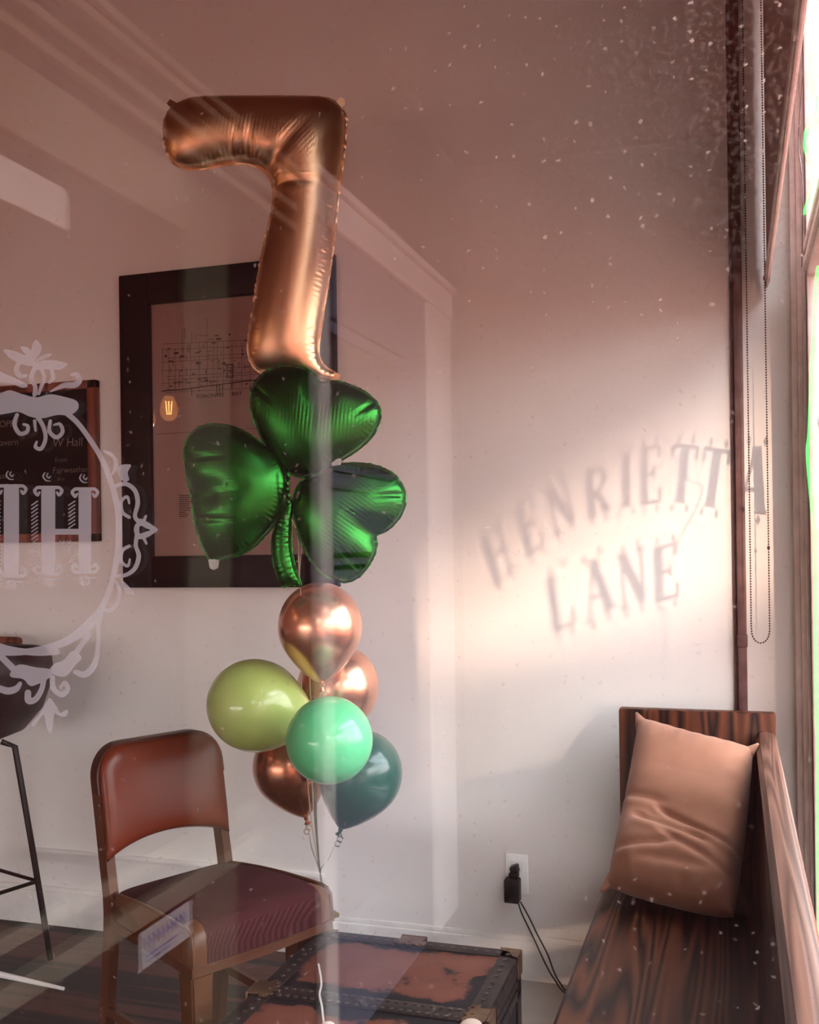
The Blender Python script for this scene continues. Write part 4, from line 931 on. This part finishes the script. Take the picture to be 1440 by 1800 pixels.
# ------------------------------------------------------------------ latex balloons
def balloon(nm, m, lab, cx, cy, d, rp, ax, rib, rm=M['ribbon'], mk=None):
    C = atD(cx, cy, d); R = rp * d / F; a = (RT * ax[0] + UP * ax[1] - FW * ax[2]).normalized(); base = C - a * 1.39 * R
    t_ = thing(nm, base, lab, 'balloon', 'latex balloons tied in a cluster')
    pr = [(0, 2.44 * R)] + [(R * math.sin(p), 1.39 * R + 1.05 * R * math.cos(p)) for p in [math.radians(102) * k / 22 for k in range(1, 23)]]
    P0 = np.array(pr[-1]); P3 = np.array((.055 * R, 0.0)); T0 = np.array((-.30 * R, -.42 * R)) * 1.0; P1 = P0 + np.array((-.06 * R, -.42 * R)); P2 = P3 + np.array((.30 * R, .16 * R))
    pr += [tuple((1 - t) ** 3 * P0 + 3 * t * (1 - t) ** 2 * P1 + 3 * t * t * (1 - t) * P2 + t ** 3 * P3) for t in [k / 14 for k in range(1, 15)]] + [(0, -.002)]
    b = BM(); lathe(b, pr, base, a, 64); obj('balloon_body', b, m, t_, smooth=180)
    b = BM(); lathe(b, [(0, .004), (.0055, .002), (.0065, -.004), (.004, -.009), (.006, -.012), (.010, -.017), (.009, -.019), (0, -.016)], base, a, 20)
    k0 = base - a * .017; s_ = a.orthogonal().normalized()
    kn = obj('knot', b, mk or m, t_, smooth=60)
    b = BM()
    for q in range(2):
        c0 = k0 - ZZ * (.012 + .012 * q) + RT * (.003 * (-1) ** q); strap(b, [c0 + (RT * math.cos(u) + UP * math.sin(u)) * .0075 for u in [2 * math.pi * k / 16 for k in range(15)]], -FW, .0035, .0008)
    obj('ribbon_curl', b, rm, kn)
    b = BM(); strap(b, path([k0] + rib, 8), -FW, .0030, .0007); obj('ribbon', b, rm, t_)
    return t_
dn = [gat, wsite]
balloon('latex_balloon', M['rosegold'], 'topmost rose gold balloon under the shamrock', 563, 1101, 2.60, 74, (-.02, 1, .10), [atD(545, 1300, 2.66), atD(553, 1420, 2.66)] + dn)
balloon('latex_balloon', M['rosegold'], 'rose gold balloon half hidden behind the topmost one', 594, 1209, 2.83, 72, (.30, .95, 0), [atD(556, 1400, 2.74)] + dn)
balloon('latex_balloon', M['lime'], 'olive lime balloon sticking out to the left of the cluster', 449, 1240, 2.63, 81, (-.93, .30, .16), [atD(552, 1340, 2.69), atD(556, 1440, 2.66)] + dn, M['ribbon_dark'])
balloon('latex_balloon', M['mint'], 'bright mint green balloon at the front of the cluster', 579, 1301, 2.42, 76.5, (.02, .16, .97), [atD(557, 1345, 2.62), atD(553, 1420, 2.62)] + dn, M['ribbon_dark'])
balloon('latex_balloon', M['copper'], 'dark copper balloon hanging below the olive lime one', 511, 1349, 2.90, 66, (-.29, .95, 0), [atD(548, 1490, 2.70)] + dn)
balloon('latex_balloon', M['darkgreen'], 'dark bottle green balloon at the lower right of the cluster', 634, 1361, 2.70, 73, (.34, .94, 0), [atD(578, 1510, 2.68)] + dn, M['ribbon_dark'])
# weight that holds the ribbons
wt = thing('balloon_weight', V((wsite.x, wsite.y, 0)), 'foil wrapped balloon weight behind the trunk corner', 'weight')
b = BM(); lathe(b, [(0, .002), (.05, .002), (.052, .02), (.03, .16), (.014, wsite.z - .03), (.011, wsite.z - .012), (0, wsite.z - .01)], V((wsite.x, wsite.y, 0)), (0, 0, 1), 24); obj('weight_body', b, M['wax'], wt)
b = BM(); rnd = random.Random(9)
for k in range(16):
    a = 2 * math.pi * k / 16 + rnd.random() * .3; d = V((math.cos(a), math.sin(a), .35 + rnd.random() * .9)).normalized(); c = wsite + V((0, 0, -.016)); s_ = d.orthogonal().normalized() * .008
    L_ = .022 + .016 * rnd.random(); prism(b, [c - s_ * .4, c + d * L_ - s_, c + d * (L_ + .004), c + d * L_ + s_, c + s_ * .4], (0, 0, .0012))
obj('foil_ruffle', b, M['wax'], wt)

# ------------------------------------------------------------------ etched emblem on the near pane
EY = PY - .0006
def gl(px, py): return atY(px, py, EY)
A = lambda L: [(x / 3.75, 580 + y / 3.75) for x, y in L]
B8 = lambda L: [(x / 4.8, 1000 + y / 4.8) for x, y in L]
wA = lambda *w: [v / 3.75 for v in w] if len(w) > 1 else w[0] / 3.75
wB = lambda *w: [v / 4.8 for v in w] if len(w) > 1 else w[0] / 4.8
ring = [([(112, 722), (135, 742), (155, 768), (178, 805), (195, 848), (206, 890), (209, 930), (206, 978), (197, 1022), (180, 1066), (152, 1102), (115, 1128), (72, 1141), (30, 1147), (-10, 1146)], [10, 9, 9, 9.5, 10, 11, 12, 11, 10, 12, 17, 14, 11, 11, 11]),
    (A([(690, 800), (745, 830), (765, 890), (740, 950)]), wA(20, 26, 26, 14)), (A([(780, 900), (862, 888), (842, 940), (850, 992), (795, 985)]), None),
    (A([(755, 1030), (830, 1015), (890, 1060), (908, 1140), (890, 1230), (930, 1275)]), wA(24, 28, 30, 30, 26, 34)), (A([(852, 1235), (806, 1200), (800, 1130), (838, 1100), (852, 1142)]), wA(22, 24, 22, 20, 14)),
    (A([(925, 1262), (975, 1290), (1032, 1316)]), wA(36, 40, 18)), (A([(925, 1362), (975, 1345), (1032, 1316)]), wA(36, 36, 18)), (A([(948, 1262), (962, 1226)]), wA(22, 16)), (A([(948, 1372), (965, 1408)]), wA(22, 16)), (A([(905, 1290), (900, 1315), (905, 1345)]), wA(32, 36, 32)),
    (A([(905, 1345), (895, 1420), (915, 1490), (890, 1570), (830, 1615), (755, 1622)]), wA(30, 26, 30, 30, 26, 22)), (A([(852, 1425), (806, 1455), (800, 1525), (842, 1556), (856, 1512)]), wA(22, 24, 22, 20, 14)),
    (B8([(985, 110), (1012, 200), (985, 300), (925, 352), (880, 340)]), wB(24, 36, 36, 32, 24)), (B8([(1030, 95), (1140, 212), (1060, 205), (1040, 160)]), None)]
mir_ = [([(90 - x, y) for x, y in p], w) for p, w in ring]
crest = [(A([(240, 66), (274, 112), (264, 152), (240, 182), (214, 152), (210, 106)]), None), (A([(20, 128), (90, 138), (160, 165), (238, 212), (222, 238), (150, 228), (70, 188)]), None),
    (A([(135, 108), (182, 116), (218, 152), (238, 192), (190, 182), (152, 142)]), None), (A([(348, 155), (302, 158), (258, 178), (238, 202), (300, 190)]), None), (A([(445, 225), (400, 208), (330, 198), (270, 205), (212, 250), (206, 300), (240, 268), (300, 258), (380, 264), (430, 244)]), None),
    (A([(128, 215), (108, 255), (128, 300), (168, 302)]), wA(30, 34, 34, 26)), (A([(222, 270), (206, 320), (232, 372), (228, 425)]), wA(28, 30, 28, 30)), (A([(272, 262), (292, 312), (272, 372), (256, 420)]), wA(22, 26, 24, 20)), (A([(340, 268), (350, 312), (326, 342)]), wA(24, 32, 26)),
    (A([(330, 408), (420, 366), (490, 362), (524, 330), (505, 292), (472, 296)]), wA(8, 34, 42, 38, 30, 20)), (A([(-60, 250), (30, 288), (100, 318), (182, 362), (150, 382), (60, 352), (-60, 340)]), None),
    (A([(-60, 440), (20, 410), (70, 398), (150, 424), (240, 444), (330, 424), (420, 440), (505, 468), (515, 520), (460, 562), (380, 560), (280, 582), (200, 572), (120, 540), (40, 552), (-60, 556)]), None),
    (A([(112, 560), (95, 622), (128, 682), (176, 672), (184, 634), (155, 622)]), wA(26, 28, 28, 26, 22, 16)), (A([(332, 600), (326, 668), (372, 708), (412, 672), (396, 622), (356, 626)]), wA(22, 26, 28, 26, 22, 14)),
    (A([(246, 570), (286, 640), (300, 716), (272, 782), (234, 772), (242, 736)]), wA(30, 28, 26, 26, 24, 14)), (A([(228, 600), (234, 664)]), wA(22, 16))]
foot = [(B8([(845, 370), (832, 500), (828, 650), (800, 800), (722, 888), (640, 872)]), wB(60, 40, 40, 52, 56, 44)), (B8([(742, 560), (655, 690)]), wB(50, 46)), (B8([(690, 748), (640, 805), (560, 902), (480, 902), (418, 862), (460, 800), (540, 768), (610, 690)]), None),
    (B8([(85, 880), (160, 808), (300, 830), (430, 850), (430, 905), (372, 945), (262, 990), (195, 930), (100, 915)]), None), (B8([(442, 920), (450, 1008), (520, 1062), (572, 1012), (545, 962), (512, 1000)]), wB(44, 46, 46, 44, 38, 26)),
    (B8([(372, 930), (350, 1020), (300, 1100), (240, 1112), (236, 1046)]), wB(44, 46, 50, 56, 56)), (B8([(420, 1088), (470, 1150), (505, 1212), (540, 1200), (574, 1188), (562, 1242), (510, 1246), (462, 1222), (444, 1330), (420, 1394), (390, 1330), (368, 1232), (330, 1272), (288, 1334), (264, 1300), (330, 1220), (372, 1150)]), None),
    (B8([(-80, 980), (0, 1012), (70, 1030), (135, 1012), (170, 968)]), wB(56, 58, 60, 54, 34)), (B8([(10, 740), (105, 835)]), wB(56, 58))]
em = thing('window_emblem', gl(60, 1290), 'white etched oval emblem with initials on the near window pane', 'emblem')
obj('oval_border', sdf_mesh(ring + mir_, -190, 290, 700, 1170, 1.6, gl), M['film'], em, smooth=0)
obj('crest_ornament', sdf_mesh(crest, -24, 150, 590, 800, 1.5, gl), M['film'], em, smooth=0)
obj('foot_ornament', sdf_mesh(foot, -24, 190, 1066, 1300, 1.5, gl), M['film'], em, smooth=0)
def stem(c, w, t, bt):
    o = [([(c - w / 2, t), (c + w / 2, t), (c + w / 2, bt), (c - w / 2, bt)], 'box')]
    S = [(A([(c, t + w * .42), (c, bt - w * .42)]), wA(w)), (A([(c - w * .3, t + 8), (c - w * .3, bt - 8)]), wA(w * .38)), (A([(c + w * .3, t + 8), (c + w * .3, bt - 8)]), wA(w * .38)), (A([(c - w * .7, t + 2), (c + w * .7, t + 2)]), wA(22)), (A([(c - w * .7, bt), (c + w * .7, bt)]), wA(22))]
    for sg_ in (-1, 1):
        x = c + sg_ * w * .78
        S += [(A([(x, t + 2), (x + sg_ * 18, t + 24), (x, t + 52), (x - sg_ * 14, t + 34)]), wA(20, 22, 20, 14)), (A([(x, bt), (x + sg_ * 18, bt - 24), (x, bt - 52), (x - sg_ * 14, bt - 34)]), wA(20, 22, 20, 14))]
    S += [(A([(c - w * .9, bt + 42), (c - w * .3, bt + 36), (c, bt + 26), (c + w * .3, bt + 36), (c + w * .9, bt + 38)]), wA(7, 9, 10, 9, 7))]
    S += [(A([(c + 30 * math.cos(a), bt + 62 + 24 * math.sin(a)) for a in [2 * math.pi * k / 10 for k in range(11)]]), wA(9)), (A([(c - 8, bt + 42), (c - 8, bt + 80)]), wA(7)), (A([(c + 10, bt + 42), (c + 10, bt + 80)]), wA(7))]
    S += [(A([(c - 22, t - 96), (c - 34, t - 70), (c - 14, t - 44), (c + 16, t - 40)]), wA(7, 10, 9, 5)), (A([(c - 2, t - 92), (c - 10, t - 74), (c + 6, t - 60), (c + 14, t - 74)]), wA(7, 9, 9, 6))]
    return S
def hatch(x0_, x1_, y0_, y1_): return [(A([(x0_, y + 16), (x1_, y - 12)]), wA(8)) for y in np.arange(y0_, y1_, 25)]
LH = stem(318, 92, 1036, 1606) + stem(560, 84, 1046, 1596) + [(A([(360, 1322), (525, 1322)]), wA(22)), (A([(360, 1338), (525, 1338)]), wA(22))] + hatch(208, 248, 1140, 1590) + hatch(452, 494, 1140, 1310) + hatch(456, 496, 1420, 1570) + [(A([(x, 1420), (x + 22, 1390)]), wA(8)) for x in (378, 400, 422, 444)]
LL = stem(75, 100, 1026, 1622) + hatch(-40, 2, 1140, 1600) + [(A([(-240, 1610), (30, 1610)]), wA(26)), (A([(-235, 1600), (-240, 1500)]), wA(40, 14))]
obj('initial_letter', sdf_mesh(LH, 50, 182, 826, 1034, 1.1, gl), M['film'], em, smooth=0)
obj('initial_letter', sdf_mesh(LL, -80, 50.2, 826, 1038, 1.1, gl), M['film'], em, smooth=0)

# paper notice on the entrance, mirrored in the pane
nb = thing('paper_notice', V((RX + .031, .14, .59)), 'small paper notice with blue writing mirrored below the chair seat', 'notice')
b = BM(); box(b, (RX + .0305, .058, .592), (RX + .0318, .224, .656)); ps = obj('notice_sheet', b, M['notice'], nb, smooth=0)
b = BM(); xx = RX + .0322; rnd = random.Random(3)
for k in range(9):
    y = .205 - k * .0148
    for dy, dz, ey, ez in ((0, 0, .004, .022), (.004, .022, -.004, .012), (-.003, .008, -.008, .012)):
        p, q = V((xx, y + dy, .622 + dz)), V((xx, y + ey, .622 + ez)); d = (q - p).normalized(); n = V((0, -d.z, d.y)) * .0014
        b.faces.new([b.verts.new(t) for t in (p + n, q + n, q - n, p - n)])
for z, y1_ in ((.612, .10), (.603, .13)): b.faces.new([b.verts.new(t) for t in (V((xx, .205, z)), V((xx, y1_, z)), V((xx, y1_, z - .003)), V((xx, .205, z - .003)))])
obj('blue_writing', b, M['blueink'], ps, smooth=0)

# small things by the left edge
b = BM(); p, q = atZ(-40, 1704, .012), atZ(112, 1738, .012); tube(b, [p, p.lerp(q, .5), q], [.011, .008, .005], 10)
tag(obj('stick', b, M['plastic'], None), 'thin white stick lying on the dark floor boards near the stool', 'stick')
p = atY(36, 1128, 2.93); b = BM(); tube(b, [V((-2.9, 2.93, p.z)), V((p.x - .012, 2.93, p.z)), V((p.x - .003, 2.93, p.z)), p], [.017, .017, .014, .006], 16)
tag(obj('wall_rail', b, M['redwood'], None), 'dark wooden rail end along the wall above the stool', 'rail')
